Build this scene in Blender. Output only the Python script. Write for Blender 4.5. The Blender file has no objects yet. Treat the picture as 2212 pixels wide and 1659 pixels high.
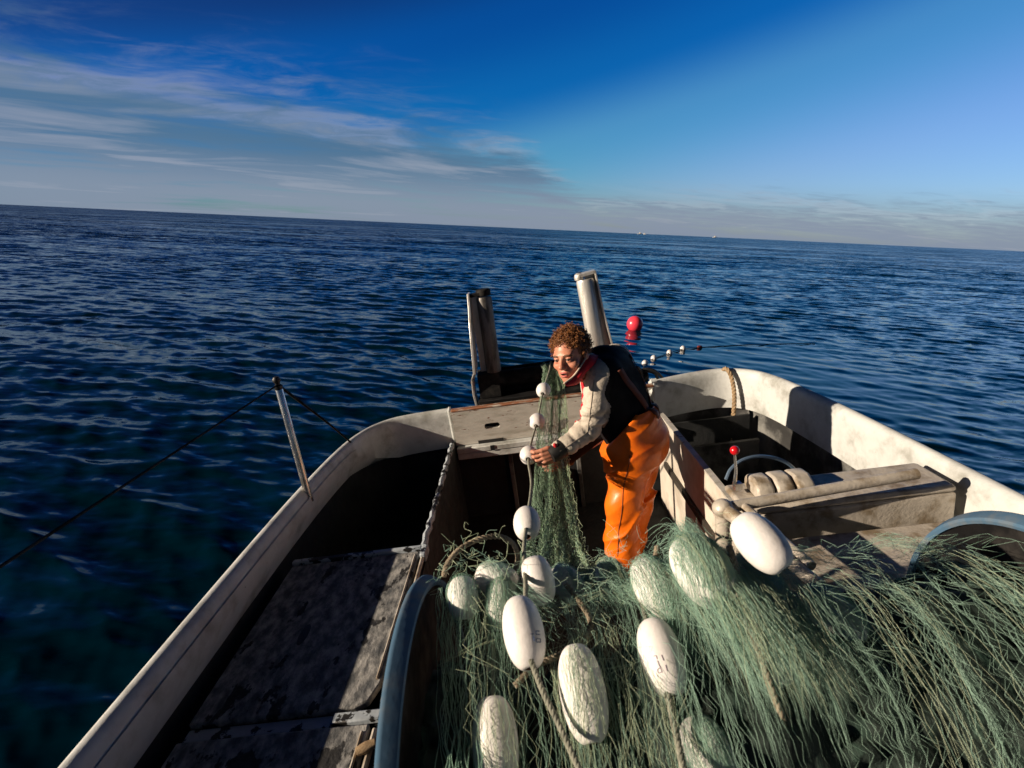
import bpy, math, random
import numpy as np
from mathutils import Matrix, Vector
RNG = np.random.RandomState(7)
random.seed(7)
SC = bpy.context.scene

# ---------------------------------------------------------------- camera, world, sun, exposure
FPX, CX, CY = 1106.0, 1106.0, 829.5            # 24 mm lens on a 36 mm tall frame, in units of a 2212 x 1659 print

def axes_from(vp, slope):                      # forward / right / up of a level frame seen by the camera
    f = np.array([vp[0]-CX, -(vp[1]-CY), -FPX]); f /= np.linalg.norm(f)
    h = np.array([vp[0]+500-CX, -(vp[1]+500*slope-CY), -FPX])
    n = np.cross(h, f); n /= np.linalg.norm(n)
    if n[1] < 0: n = -n
    return np.array([np.cross(f, n), f, n])
RB = axes_from((1106, 500), -0.14)             # the heeling boat
RW = axes_from((1106, 492), 0.0461)            # the level world
HEEL = RW @ RB.T
CAM_H, CAM_B = 2.6, 2.0                        # eye above the water, eye above the boat deck
BM = Matrix.Translation((0, 0, CAM_H)) @ Matrix(HEEL.tolist()).to_4x4() @ Matrix.Translation((0, 0, -CAM_B))

def at(px, py, x=None, y=None, z=None):        # a boat-frame point at a known distance along a sight line
    d = RB @ np.array([px-CX, -(py-CY), -FPX])
    if z is not None: t = (z-CAM_B)/d[2]
    elif y is not None: t = y/d[1]
    else: t = x/d[0]
    return np.array([0, 0, CAM_B]) + d*t
def at_sea(px, py, z=0.0):
    d = RW @ np.array([px-CX, -(py-CY), -FPX])
    return np.array([0, 0, CAM_H]) + d*((z-CAM_H)/d[2])

cam = bpy.data.cameras.new('camera'); cam_o = bpy.data.objects.new('camera', cam)
SC.collection.objects.link(cam_o); SC.camera = cam_o
cam.sensor_fit = 'VERTICAL'; cam.sensor_height = 36; cam.sensor_width = 48; cam.lens = 24
cam.clip_start = 0.05; cam.clip_end = 60000
cam_o.matrix_world = Matrix.Translation((0, 0, CAM_H)) @ Matrix(RW.tolist()).to_4x4()
cam.dof.use_dof = True; cam.dof.focus_distance = 2.7; cam.dof.aperture_fstop = 6.3

AZ = math.radians(14.5)
s_boat = np.array([math.cos(AZ), math.sin(AZ), -0.42*math.cos(AZ)])
s_w = HEEL @ s_boat; s_w /= np.linalg.norm(s_w)          # direction the sunlight travels
SUN_EL = math.asin(-s_w[2]); SUN_ROT = math.atan2(-s_w[0], -s_w[1])
sun = bpy.data.lights.new('sun', 'SUN'); sun_o = bpy.data.objects.new('sun', sun); SC.collection.objects.link(sun_o)
sun.energy = 5.0; sun.angle = math.radians(0.53); sun.color = (1.0, 0.83, 0.64)
sun_o.rotation_euler = Vector(s_w).to_track_quat('-Z', 'Y').to_euler()
sun_o.location = (-20, -5, 12)

SC.view_settings.view_transform = 'Standard'; SC.view_settings.look = 'None'
SC.view_settings.exposure = 0.42; SC.view_settings.gamma = 1.0
SC.cycles.max_bounces = 6; SC.cycles.diffuse_bounces = 2; SC.cycles.glossy_bounces = 3
SC.cycles.use_denoising = True

# node expression helper
class NT:
    def __init__(s, tree): s.t = tree; s.n = tree.nodes; s.l = tree.links
    def new(s, kind, **kw):
        nd = s.n.new(kind)
        for k, v in kw.items(): setattr(nd, k, v)
        return nd
    def put(s, sock, v):
        if isinstance(v, bpy.types.NodeSocket): s.l.new(v, sock)
        else: sock.default_value = v
    def m(s, op, a, b=0.0, c=None, clamp=False):
        nd = s.new('ShaderNodeMath', operation=op, use_clamp=clamp)
        s.put(nd.inputs[0], a); s.put(nd.inputs[1], b)
        if c is not None: s.put(nd.inputs[2], c)
        return nd.outputs[0]
    def ramp(s, v, lo, hi, a=0.0, b=1.0, smooth=True):
        nd = s.new('ShaderNodeMapRange', interpolation_type='SMOOTHSTEP' if smooth else 'LINEAR')
        s.put(nd.inputs['Value'], v)
        for k, x in (('From Min', lo), ('From Max', hi), ('To Min', a), ('To Max', b)): s.put(nd.inputs[k], x)
        return nd.outputs[0]
    def mix(s, f, a, b, blend='MIX'):
        nd = s.new('ShaderNodeMix', data_type='RGBA', blend_type=blend)
        s.put(nd.inputs[0], f); s.put(nd.inputs[6], a); s.put(nd.inputs[7], b)
        return nd.outputs[2]
    def noise(s, vec, scale, detail=3.0, rough=0.5, dist=0.0, out=0):
        nd = s.new('ShaderNodeTexNoise')
        if vec is not None: s.l.new(vec, nd.inputs['Vector'])
        nd.inputs['Scale'].default_value = scale; nd.inputs['Detail'].default_value = detail
        nd.inputs['Roughness'].default_value = rough; nd.inputs['Distortion'].default_value = dist
        return nd.outputs[out]
    def xyz(s, vec):
        nd = s.new('ShaderNodeSeparateXYZ'); s.l.new(vec, nd.inputs[0]); return nd.outputs
    def vec(s, x, y, z):
        nd = s.new('ShaderNodeCombineXYZ')
        for i, v in enumerate((x, y, z)): s.put(nd.inputs[i], v)
        return nd.outputs[0]
    def scale(s, vec, sx, sy, sz, rot=(0, 0, 0)):
        nd = s.new('ShaderNodeMapping'); s.l.new(vec, nd.inputs[0]); nd.inputs[3].default_value = (sx, sy, sz); nd.inputs[2].default_value = rot
        return nd.outputs[0]

def C4(c): return (c[0], c[1], c[2], 1.0)
world = bpy.data.worlds.new('World'); SC.world = world; world.use_nodes = True
g = NT(world.node_tree); world.node_tree.nodes.clear()
sky = g.new('ShaderNodeTexSky', sky_type='NISHITA', sun_disc=False, sun_elevation=SUN_EL, sun_rotation=SUN_ROT)
sky.altitude = 0; sky.air_density = 1.0; sky.dust_density = 0.6; sky.ozone_density = 3.0
dirv = g.new('ShaderNodeTexCoord').outputs['Generated']
dx, dy, dz = g.xyz(dirv)
az = g.m('ARCTAN2', dx, dy); el = g.m('ARCSINE', g.m('MINIMUM', g.m('MAXIMUM', dz, -1.0), 1.0))
eld = g.m('MULTIPLY', el, 57.2958); azd = g.m('MULTIPLY', az, 57.2958)
azc = g.m('MINIMUM', g.m('MAXIMUM', azd, -45.0), 45.0)
q = g.m('SUBTRACT', eld, g.m('MULTIPLY', azc, 0.28))
rampn = g.new('ShaderNodeValToRGB'); cr = rampn.color_ramp; cr.interpolation = 'EASE'
g.put(rampn.inputs[0], g.ramp(q, -5.0, 35.0, smooth=False))
for i, (p_, c_) in enumerate(((-2, (.82, .97, 1.36)), (7, (.42, .94, 1.27)), (12.7, (.03, .54, 1.14)), (19, (.02, .40, 1.02)), (25, (.05, .20, .56)), (32, (.06, .16, .42)))):
    e_ = cr.elements[i] if i < 2 else cr.elements.new(1.0)
    e_.position = (p_+5)/40.0; e_.color = (c_[0]*.5, c_[1]*.5, c_[2]*.5, 1)
base = g.mix(1.0, sky.outputs[0], rampn.outputs[0], 'MULTIPLY'); base = g.mix(1.0, base, (2, 2, 2, 1), 'MULTIPLY')
# sky dimmed overhead and behind, out of view, to deepen the boat's shade
dim = g.m('MULTIPLY', g.ramp(eld, 23.0, 42.0, 1.0, 0.15), g.ramp(g.m('ABSOLUTE', azd), 44.0, 80.0, 1.0, 0.26))
base = g.mix(1.0, base, g.vec(dim, dim, dim), 'MULTIPLY')
# thin layered cloud, projected from a flat layer so that it crowds towards the horizon
inv_ = g.m('DIVIDE', 1.0, g.m('ADD', g.m('MAXIMUM', dz, 0.0), 0.075))
pl = g.vec(g.m('MULTIPLY', dx, inv_), g.m('MULTIPLY', dy, inv_), 0.0)
st = g.scale(g.scale(pl, 1, 1, 1, (0, 0, math.radians(-24))), 0.42, 0.9, 1.0)
n1 = g.noise(st, 0.55, 5.0, 0.52, 0.5); n2 = g.noise(st, 1.15, 7.0, 0.58, 0.7); n3 = g.noise(g.scale(pl, 1.0, 1.6, 1), 2.2, 6.0, 0.62, 0.6)
edge = g.m('ADD', g.ramp(azd, -30.0, 4.0, 11.2, 8.6, smooth=False), g.m('ADD', g.ramp(azd, -1.0, 9.0, 0.0, -5.0), g.m('MULTIPLY', g.m('SUBTRACT', n3, 0.5), 6.0)))
ins = g.m('SUBTRACT', g.m('ADD', edge, g.m('MULTIPLY', g.m('SUBTRACT', n1, 0.5), 4.5)), eld)          # degrees below the top of the bank
bank = g.ramp(ins, -1.6, 3.4)
thin = g.m('ADD', g.m('MULTIPLY', n1, 0.55), g.m('MULTIPLY', n2, 0.45))
cov = g.m('MULTIPLY', bank, g.ramp(thin, 0.31, 0.50, 0.42, 0.92))
halo = g.m('MULTIPLY', g.m('MULTIPLY', g.ramp(ins, -5.0, 0.5), g.ramp(n3, 0.40, 0.72)), g.m('MULTIPLY', g.ramp(azd, 6.0, -22.0, 0.0, 0.34), g.ramp(eld, 19.0, 14.0)))
low = g.m('MULTIPLY', g.ramp(eld, 0.3, 5.5, 1.0, 0.0), g.ramp(n1, 0.30, 0.62, 0.25, 0.8))
cov = g.m('MAXIMUM', g.m('MAXIMUM', cov, halo), low)
cov = g.m('MULTIPLY', cov, g.ramp(g.m('ABSOLUTE', azd), 40.0, 75.0, 1.0, 0.25))
rim_ = g.m('MULTIPLY', g.ramp(ins, 3.0, 0.6), g.ramp(n2, 0.40, 0.56))
lit = g.m('MAXIMUM', g.m('MULTIPLY', rim_, 1.0), g.m('MULTIPLY', g.ramp(n2, 0.42, 0.68), g.ramp(eld, 12.0, 3.0, 0.45, 0.8)))
lit = g.m('MAXIMUM', lit, g.ramp(eld, 7.0, 1.5, 0.0, 0.62))
ccol = g.mix(lit, (0.78, 1.56, 2.55, 1), (3.0, 3.25, 4.0, 1))
col = g.mix(cov, base, ccol)
bg = g.new('ShaderNodeBackground'); g.l.new(col, bg.inputs[0]); bg.inputs[1].default_value = 0.084
out = g.new('ShaderNodeOutputWorld'); g.l.new(bg.outputs[0], out.inputs[0])

# ---------------------------------------------------------------- materials
def mat(name, color, rough=0.6, metal=0.0, spec=0.5, grime=None, gscale=6.0, gmin=0.45, gmax=0.7, bump=0.0, bscale=40.0, chips=None, cscale=9.0, cth=0.62, streak=(1, 1, 1), transl=0.0, coat=0.0, sss=0.0, alpha_noise=None):
    m = bpy.data.materials.new(name); m.use_nodes = True; t = NT(m.node_tree); b = m.node_tree.nodes['Principled BSDF']
    oc = t.new('ShaderNodeTexCoord').outputs['Object']; ov = t.scale(oc, *streak)
    c = C4(color)
    var = t.noise(ov, gscale*2.7, 5.0, 0.6)
    c = t.mix(1.0, c, t.mix(var, (0.80, 0.80, 0.80, 1), (1.16, 1.16, 1.16, 1)), 'MULTIPLY')
    if grime is not None:
        c = t.mix(t.ramp(t.noise(ov, gscale, 6.0, 0.62), gmin, gmax), c, C4(grime))
    if chips is not None:
        c = t.mix(t.ramp(t.noise(ov, cscale, 7.0, 0.65), cth, cth+0.025), c, C4(chips))
    t.put(b.inputs['Base Color'], c)
    b.inputs['Metallic'].default_value = metal; b.inputs['Specular IOR Level'].default_value = spec
    t.put(b.inputs['Roughness'], t.ramp(t.noise(ov, gscale*1.7, 4.0), 0.3, 0.7, max(0.03, rough*0.75), min(1, rough*1.25)))
    if coat: b.inputs['Coat Weight'].default_value = coat; b.inputs['Coat Roughness'].default_value = 0.2
    if sss: b.inputs['Subsurface Weight'].default_value = sss; b.inputs['Subsurface Radius'].default_value = (0.012, 0.004, 0.002); b.inputs['Subsurface Scale'].default_value = 1.0
    if bump:
        bn = t.new('ShaderNodeBump'); bn.inputs['Strength'].default_value = bump; bn.inputs['Distance'].default_value = 0.01
        t.l.new(t.noise(ov, bscale, 5.0, 0.6), bn.inputs['Height']); t.l.new(bn.outputs[0], b.inputs['Normal'])
    if transl:
        tr = t.new('ShaderNodeBsdfTranslucent'); tr.inputs[0].default_value = C4(color)
        mx = t.new('ShaderNodeMixShader'); mx.inputs[0].default_value = transl
        t.l.new(b.outputs[0], mx.inputs[1]); t.l.new(tr.outputs[0], mx.inputs[2])
        t.l.new(mx.outputs[0], m.node_tree.nodes['Material Output'].inputs[0])
    return m
M = dict(
    gel=mat('weathered_gelcoat', (0.60, 0.62, 0.61), 0.55, grime=(0.27, 0.27, 0.24), gscale=5.5, gmin=0.46, gmax=0.78, bump=0.2, bscale=45, chips=(0.17, 0.15, 0.12), cscale=38, cth=0.70),
    hull=mat('hull_paint', (0.20, 0.20, 0.19), 0.65, grime=(0.03, 0.03, 0.03), gscale=4, gmin=0.36, gmax=0.58, bump=0.2, bscale=30),
    deck=mat('dark_deck_and_hull_shade', (0.016, 0.018, 0.020), 0.7, grime=(0.008, 0.009, 0.01), gscale=5, bump=0.3, bscale=50),
    hatch=mat('scuffed_hatch_paint', (0.075, 0.08, 0.085), 0.85, grime=(0.44, 0.43, 0.41), gscale=26, gmin=0.34, gmax=0.74, streak=(1.0, 0.6, 1.0), bump=0.5, bscale=60, chips=(0.014, 0.014, 0.015), cscale=9, cth=0.57),
    board=mat('chipped_white_board', (0.55, 0.53, 0.48), 0.55, grime=(0.36, 0.34, 0.29), gscale=6, bump=0.2, bscale=35, chips=(0.15, 0.06, 0.03), cscale=11, cth=0.62, streak=(0.8, 2.2, 3.4)),
    wood=mat('worn_wood_edge', (0.26, 0.10, 0.045), 0.75, grime=(0.45, 0.40, 0.34), gscale=12, gmin=0.5, gmax=0.6, bump=0.4, bscale=40, streak=(0.5, 3, 3)),
    batten=mat('dark_worn_wood', (0.035, 0.028, 0.022), 0.7, grime=(0.16, 0.14, 0.11), gscale=14, gmin=0.56, gmax=0.68, bump=0.4, bscale=50, streak=(3, 0.5, 3)),
    divider=mat('divider_white_paint', (0.66, 0.60, 0.52), 0.5, grime=(0.45, 0.40, 0.33), gscale=4, bump=0.1, chips=(0.16, 0.10, 0.07), cscale=30, cth=0.735),
    coaming=mat('chipped_blue_white_coaming', (0.42, 0.47, 0.52), 0.55, chips=(0.012, 0.011, 0.010), cscale=13, cth=0.52, bump=0.3),
    flange=mat('blue_grey_flange', (0.075, 0.15, 0.24), 0.9, spec=0.15, grime=(0.15, 0.18, 0.21), gscale=9, gmin=0.44, gmax=0.68, chips=(0.03, 0.03, 0.03), cscale=30, cth=0.69, bump=0.1),  # blue-grey with greyer patches and dark chips
    alu=mat('worn_aluminium', (0.70, 0.68, 0.64), 0.40, metal=0.5, grime=(0.30, 0.25, 0.17), gscale=5, gmin=0.5, gmax=0.75, streak=(5, 5, 0.6), bump=0.08),
    roller=mat('shaded_stained_steel', (0.20, 0.19, 0.18), 0.6, metal=0.35, grime=(0.07, 0.065, 0.06), gscale=7, gmin=0.42, gmax=0.62, streak=(4, 4, 0.7), bump=0.1),
    steel=mat('bright_steel', (0.66, 0.66, 0.66), 0.24, metal=0.9, grime=(0.4, 0.37, 0.32), gscale=9),
    oldmetal=mat('stained_white_metal', (0.55, 0.50, 0.43), 0.5, metal=0.15, grime=(0.26, 0.20, 0.13), gscale=11, gmin=0.45, gmax=0.7, bump=0.3, bscale=60, chips=(0.17, 0.08, 0.04), cscale=25, cth=0.69),
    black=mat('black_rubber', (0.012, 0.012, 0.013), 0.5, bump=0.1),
    blackmetal=mat('black_painted_steel', (0.006, 0.006, 0.007), 0.8, spec=0.2, grime=(0.03, 0.028, 0.026), gscale=8, bump=0.15),
    redball=mat('red_plastic_knob', (0.62, 0.008, 0.015), 0.22, coat=0.4),
    hose=mat('blue_grey_hose', (0.10, 0.15, 0.22), 0.3, coat=0.3),
    rope=mat('grey_tan_rope', (0.34, 0.28, 0.20), 0.85, grime=(0.16, 0.13, 0.09), gscale=30, bump=0.5, bscale=300),
    tanrope=mat('tan_manila_rope', (0.40, 0.28, 0.16), 0.85, grime=(0.2, 0.13, 0.07), gscale=30, bump=0.5, bscale=300),
    netrope=mat('grey_green_cork_line', (0.30, 0.30, 0.24), 0.85, grime=(0.12, 0.13, 0.10), gscale=40, bump=0.4, bscale=300),
    float_=mat('white_foam_float', (0.86, 0.83, 0.81), 0.5, grime=(0.66, 0.60, 0.56), gscale=16, gmin=0.52, gmax=0.80, bump=0.12, bscale=90, chips=(0.45, 0.42, 0.36), cscale=55, cth=0.70),
    hole=mat('float_hole_brown', (0.12, 0.055, 0.035), 0.8),
    mark=mat('faded_stamp_ink', (0.42, 0.33, 0.40), 0.7),
    markblue=mat('blue_stamp_ink', (0.07, 0.11, 0.24), 0.7),
    redfloat=mat('dull_red_float', (0.22, 0.03, 0.025), 0.5),
    pink=mat('pink_red_vinyl', (0.95, 0.06, 0.10), 0.28, coat=0.3),
    net=mat('green_net_twine', (0.50, 0.74, 0.61), 0.45, transl=0.4, spec=0.6),
    netpale=mat('pale_green_net_twine', (0.74, 0.84, 0.62), 0.45, transl=0.4, spec=0.6),
    nettan=mat('stretched_net_twine', (0.72, 0.88, 0.72), 0.45, transl=0.45, spec=0.6),
    netshade=mat('net_depth_shade', (0.010, 0.022, 0.017), 0.9, grime=(0.03, 0.07, 0.05), gscale=30, gmin=0.5, gmax=0.7, bump=1.0, bscale=60, streak=(1, 0.15, 0.3)),
    skin=mat('ruddy_skin', (0.62, 0.27, 0.17), 0.42, sss=0.08, grime=(0.60, 0.20, 0.12), gscale=22, gmin=0.45, gmax=0.7, bump=0.12, bscale=220),  # reddish base tone with redder blotches
    lips=mat('lips', (0.52, 0.12, 0.10), 0.4),
    eye=mat('eye_white', (0.20, 0.16, 0.14), 0.4), iris=mat('dark_iris', (0.025, 0.018, 0.014), 0.3), brow=mat('brow_hair', (0.14, 0.062, 0.028), 0.8),
    mouth=mat('mouth_inside', (0.05, 0.012, 0.010), 0.6),
    hair=mat('curly_brown_hair', (0.27, 0.105, 0.030), 0.45, spec=0.4, grime=(0.10, 0.035, 0.011), gscale=40, gmin=0.45, gmax=0.65),
    sleeve=mat('cream_sleeve_cloth', (0.62, 0.55, 0.46), 0.75, grime=(0.33, 0.30, 0.25), gscale=14, gmin=0.46, gmax=0.80, bump=0.5, bscale=55),
    jacket=mat('black_jacket_cloth', (0.008, 0.008, 0.010), 0.9, spec=0.15, bump=0.2, bscale=300),
    red=mat('red_cloth', (0.55, 0.008, 0.020), 0.75, bump=0.15, bscale=300),
    piping=mat('cream_piping', (0.60, 0.48, 0.38), 0.85),
    orange=mat('orange_oilskin', (0.95, 0.185, 0.008), 0.42, coat=0.10, spec=0.4, grime=(0.66, 0.085, 0.006), gscale=8, gmin=0.5, gmax=0.8, bump=0.12, bscale=90),
    strap=mat('brown_elastic_strap', (0.16, 0.045, 0.025), 0.8),
    cuff=mat('black_rubber_cuff', (0.010, 0.010, 0.010), 0.6),
    seam=mat('seam_thread', (0.28, 0.24, 0.19), 0.9),
    boot=mat('brown_rubber_boot', (0.05, 0.03, 0.02), 0.5),
    farwhite=mat('far_boat_white', (0.8, 0.76, 0.70), 0.5),
)

# ---------------------------------------------------------------- mesh building
class MB:
    def __init__(s): s.v = []; s.n = 0; s.loops = []; s.tot = []; s.mi = []
    def add(s, verts, faces, mi=0):
        verts = np.asarray(verts, float); s.v.append(verts)
        if isinstance(faces, np.ndarray):
            s.loops.append((faces+s.n).ravel()); s.tot.append(np.full(len(faces), faces.shape[1])); nf = len(faces)
        else:
            s.loops.append(np.concatenate([np.asarray(f) for f in faces])+s.n); s.tot.append(np.array([len(f) for f in faces])); nf = len(faces)
        s.mi.append(np.broadcast_to(np.asarray(mi), (nf,)).copy()); s.n += len(verts)
    def box(s, c, size, rot=None, mi=0):
        c = np.asarray(c, float); h = np.asarray(size, float)/2
        v = np.array([[x, y, z] for x in (-1, 1) for y in (-1, 1) for z in (-1, 1)])*h
        if rot is not None: v = v @ np.array(rot).T
        s.add(v+c, np.array([[0, 1, 3, 2], [4, 6, 7, 5], [0, 4, 5, 1], [2, 3, 7, 6], [0, 2, 6, 4], [1, 5, 7, 3]]), mi)
    def box2(s, a, b, mi=0):
        a = np.array(a, float); b = np.array(b, float); s.box((a+b)/2, np.abs(b-a), mi=mi)
    def strands(s, P, r, sides=3, caps=False, mi=0):
        P = np.asarray(P, float); S, N, _ = P.shape
        T = np.gradient(P, axis=1); T /= np.linalg.norm(T, axis=2, keepdims=True)+1e-12
        ref = np.where(np.abs(T[..., 0:1]) < 0.75, np.array([1.0, 0, 0]), np.array([0, 0.35, 1.0]))
        # keep one reference per strand to avoid twisting
        ref = np.broadcast_to(np.where(np.abs(T[:, :, 0]).mean(1)[:, None, None] < 0.7, np.array([1.0, 0.05, 0.02]), np.array([0.05, 0.3, 1.0])), P.shape)
        A = np.cross(T, ref); A /= np.linalg.norm(A, axis=2, keepdims=True)+1e-12
        B = np.cross(T, A)
        r = np.broadcast_to(np.asarray(r, float), (S, N)) if np.ndim(r) != 1 or np.shape(r) == (N,) else np.broadcast_to(np.asarray(r)[:, None], (S, N))
        an = np.arange(sides)*2*np.pi/sides
        V = P[:, :, None, :] + r[:, :, None, None]*(np.cos(an)[None, None, :, None]*A[:, :, None, :]+np.sin(an)[None, None, :, None]*B[:, :, None, :])
        idx = np.arange(S*N*sides).reshape(S, N, sides); nx = np.roll(idx, -1, axis=2)
        F = np.stack([idx[:, :-1], nx[:, :-1], nx[:, 1:], idx[:, 1:]], -1).reshape(-1, 4)
        s.add(V.reshape(-1, 3), F, mi)
        if caps:
            fs = [list(idx[k, 0][::-1]) for k in range(S)] + [list(idx[k, -1]) for k in range(S)]
            s.loops.append(np.concatenate([np.array(f) for f in fs])+s.n-S*N*sides); s.tot.append(np.array([sides]*len(fs))); s.mi.append(np.full(len(fs), mi))
    def tube(s, path, r, sides=10, mi=0, caps=True): s.strands(np.asarray(path)[None], np.asarray(r) if np.ndim(r) else r, sides, caps, mi)
    def lathe(s, prof, org=(0, 0, 0), axis=(0, 0, 1), seg=24, mi=0):
        ax = Vector(axis).normalized(); q = np.array(ax.to_track_quat('Z', 'Y').to_matrix())
        prof = np.array(prof, float); an = np.arange(seg)*2*np.pi/seg
        V = np.stack([prof[:, None, 0]*np.cos(an), prof[:, None, 0]*np.sin(an), np.broadcast_to(prof[:, None, 1], (len(prof), seg))], -1)
        V = V.reshape(-1, 3) @ q.T + np.asarray(org)
        idx = np.arange(len(prof)*seg).reshape(-1, seg); nx = np.roll(idx, -1, 1)
        F = np.stack([idx[:-1], nx[:-1], nx[1:], idx[1:]], -1)
        mi2 = np.repeat(mi, seg) if np.ndim(mi) else mi
        s.add(V, F.reshape(-1, 4), mi2)
    def grid(s, V, mi=0, flip=False):
        V = np.asarray(V, float); a, b, _ = V.shape; idx = np.arange(a*b).reshape(a, b)
        F = np.stack([idx[:-1, :-1], idx[1:, :-1], idx[1:, 1:], idx[:-1, 1:]], -1).reshape(-1, 4)
        if flip: F = F[:, ::-1]
        s.add(V.reshape(-1, 3), F, mi)
    def sweep(s, rings, closed=True, caps=True, mi=0):      # rings (N, K, 3): N cross-sections of K points
        R = np.asarray(rings, float); N, K, _ = R.shape; idx = np.arange(N*K).reshape(N, K); nx = np.roll(idx, -1, 1)
        F = np.stack([idx[:-1], nx[:-1], nx[1:], idx[1:]], -1)
        if not closed: F = F[:, :-1]
        fs = [list(f) for f in F.reshape(-1, 4)]
        if caps: fs += [list(idx[0][::-1]), list(idx[-1])]
        s.add(R.reshape(-1, 3), fs, mi)
    def prism(s, poly, axis, lo, hi, mi=0):                  # a 2-D outline carried along one axis
        poly = np.array(poly, float); K = len(poly); V = []
        for h in (lo, hi):
            for p in poly: V.append(np.insert(p, axis, h))
        fs = [list(range(K))[::-1], list(range(K, 2*K))]+[[i, (i+1) % K, K+(i+1) % K, K+i] for i in range(K)]
        s.add(V, fs, mi)
    def build(s, name, mats, parent=None, org=None, frame=None, smooth=True, bevel=0.0, sharp=40):
        me = bpy.data.meshes.new(name); V = np.concatenate(s.v)
        if org is not None: V = V-np.asarray(org)
        loops = np.concatenate(s.loops).astype(np.int32); tot = np.concatenate(s.tot).astype(np.int32)
        me.vertices.add(len(V)); me.vertices.foreach_set('co', V.astype(np.float32).ravel())
        me.loops.add(len(loops)); me.loops.foreach_set('vertex_index', loops)
        me.polygons.add(len(tot)); st = np.concatenate([[0], np.cumsum(tot)[:-1]]).astype(np.int32)
        me.polygons.foreach_set('loop_start', st); me.polygons.foreach_set('loop_total', tot)
        me.polygons.foreach_set('material_index', np.concatenate(s.mi).astype(np.int32))
        me.polygons.foreach_set('use_smooth', np.full(len(tot), bool(smooth)))
        me.update(calc_edges=True); me.validate()
        for m_ in (mats if isinstance(mats, (list, tuple)) else [mats]): me.materials.append(M[m_] if isinstance(m_, str) else m_)
        o = bpy.data.objects.new(name, me); SC.collection.objects.link(o)
        if smooth and sharp and not bevel: me.set_sharp_from_angle(angle=math.radians(sharp))
        if bevel:
            b = o.modifiers.new('bevel', 'BEVEL'); b.width = bevel; b.segments = 2; b.limit_method = 'ANGLE'; b.angle_limit = math.radians(35)
            b.harden_normals = False
            me.set_sharp_from_angle(angle=math.radians(60))
        if parent is not None: o.parent = parent
        elif frame is not None: o.matrix_world = frame @ Matrix.Translation(org if org is not None else (0, 0, 0))
        return o

def tag(o, label=None, cat=None, group=None, kind=None):
    for k, v in (('label', label), ('category', cat), ('group', group), ('kind', kind)):
        if v: o[k] = v
    return o
def thing(name, org, label, cat, group=None, frame=BM):
    o = bpy.data.objects.new(name, None); SC.collection.objects.link(o); o.empty_display_size = 0.1
    o.matrix_world = frame @ Matrix.Translation(org)
    return tag(o, label, cat, group)

def spline(pts, n):                                        # Catmull-Rom through points
    p = np.asarray(pts, float); p = np.vstack([2*p[0]-p[1], p, 2*p[-1]-p[-2]]); k = len(p)-3
    t = np.linspace(0, k-1e-9, n); i = t.astype(int); f = (t-i)[:, None]
    a, b, c, d = p[i], p[i+1], p[i+2], p[i+3]
    return 0.5*(2*b+(c-a)*f+(2*a-5*b+4*c-d)*f**2+(3*b-a-3*c+d)*f**3)
def resample(pts, step):
    p = np.asarray(pts, float); L = np.concatenate([[0], np.cumsum(np.linalg.norm(np.diff(p, axis=0), axis=1))])
    n = max(2, int(L[-1]/step)); t = np.linspace(0, L[-1], n)
    return np.stack([np.interp(t, L, p[:, i]) for i in range(3)], 1)
def add_rope(mb, pts, r, pitch=None, mi=0, n=60):           # three-strand twisted rope
    p = resample(spline(pts, n), r*0.55); pitch = pitch or r*6
    T = np.gradient(p, axis=0); T /= np.linalg.norm(T, axis=1, keepdims=True)
    A = np.zeros_like(T); ref = np.array([0.31, 0.22, 0.93])
    A = np.cross(T, ref); A /= np.linalg.norm(A, axis=1, keepdims=True)+1e-9; B = np.cross(T, A)
    s = np.arange(len(p))*r*0.55*2*np.pi/pitch
    P = np.stack([p+0.5*r*(np.cos(s+k)[:, None]*A+np.sin(s+k)[:, None]*B) for k in (0, 2.094, 4.189)])
    mb.strands(P, r*0.56, 6, True, mi)
def smooth_noise(n, scale, amp):                            # 1-D wobble
    k = max(2, int(n/scale)+2); return amp*np.interp(np.linspace(0, k-1, n), np.arange(k), RNG.randn(k))
def vnoise(x, y, z, seed=0):                                # 3-D value noise in [-1, 1]
    g_ = np.random.RandomState(seed).rand(32, 32, 32).astype(np.float32)*2-1
    def s5(t): return t*t*t*(t*(t*6-15)+10)
    xi, yi, zi = np.floor(x).astype(int), np.floor(y).astype(int), np.floor(z).astype(int)
    fx, fy, fz = s5(x-xi), s5(y-yi), s5(z-zi); r = 0
    for a in (0, 1):
        for b in (0, 1):
            for c in (0, 1):
                r = r+g_[(xi+a) % 32, (yi+b) % 32, (zi+c) % 32]*(fx if a else 1-fx)*(fy if b else 1-fy)*(fz if c else 1-fz)
    return r

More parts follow.
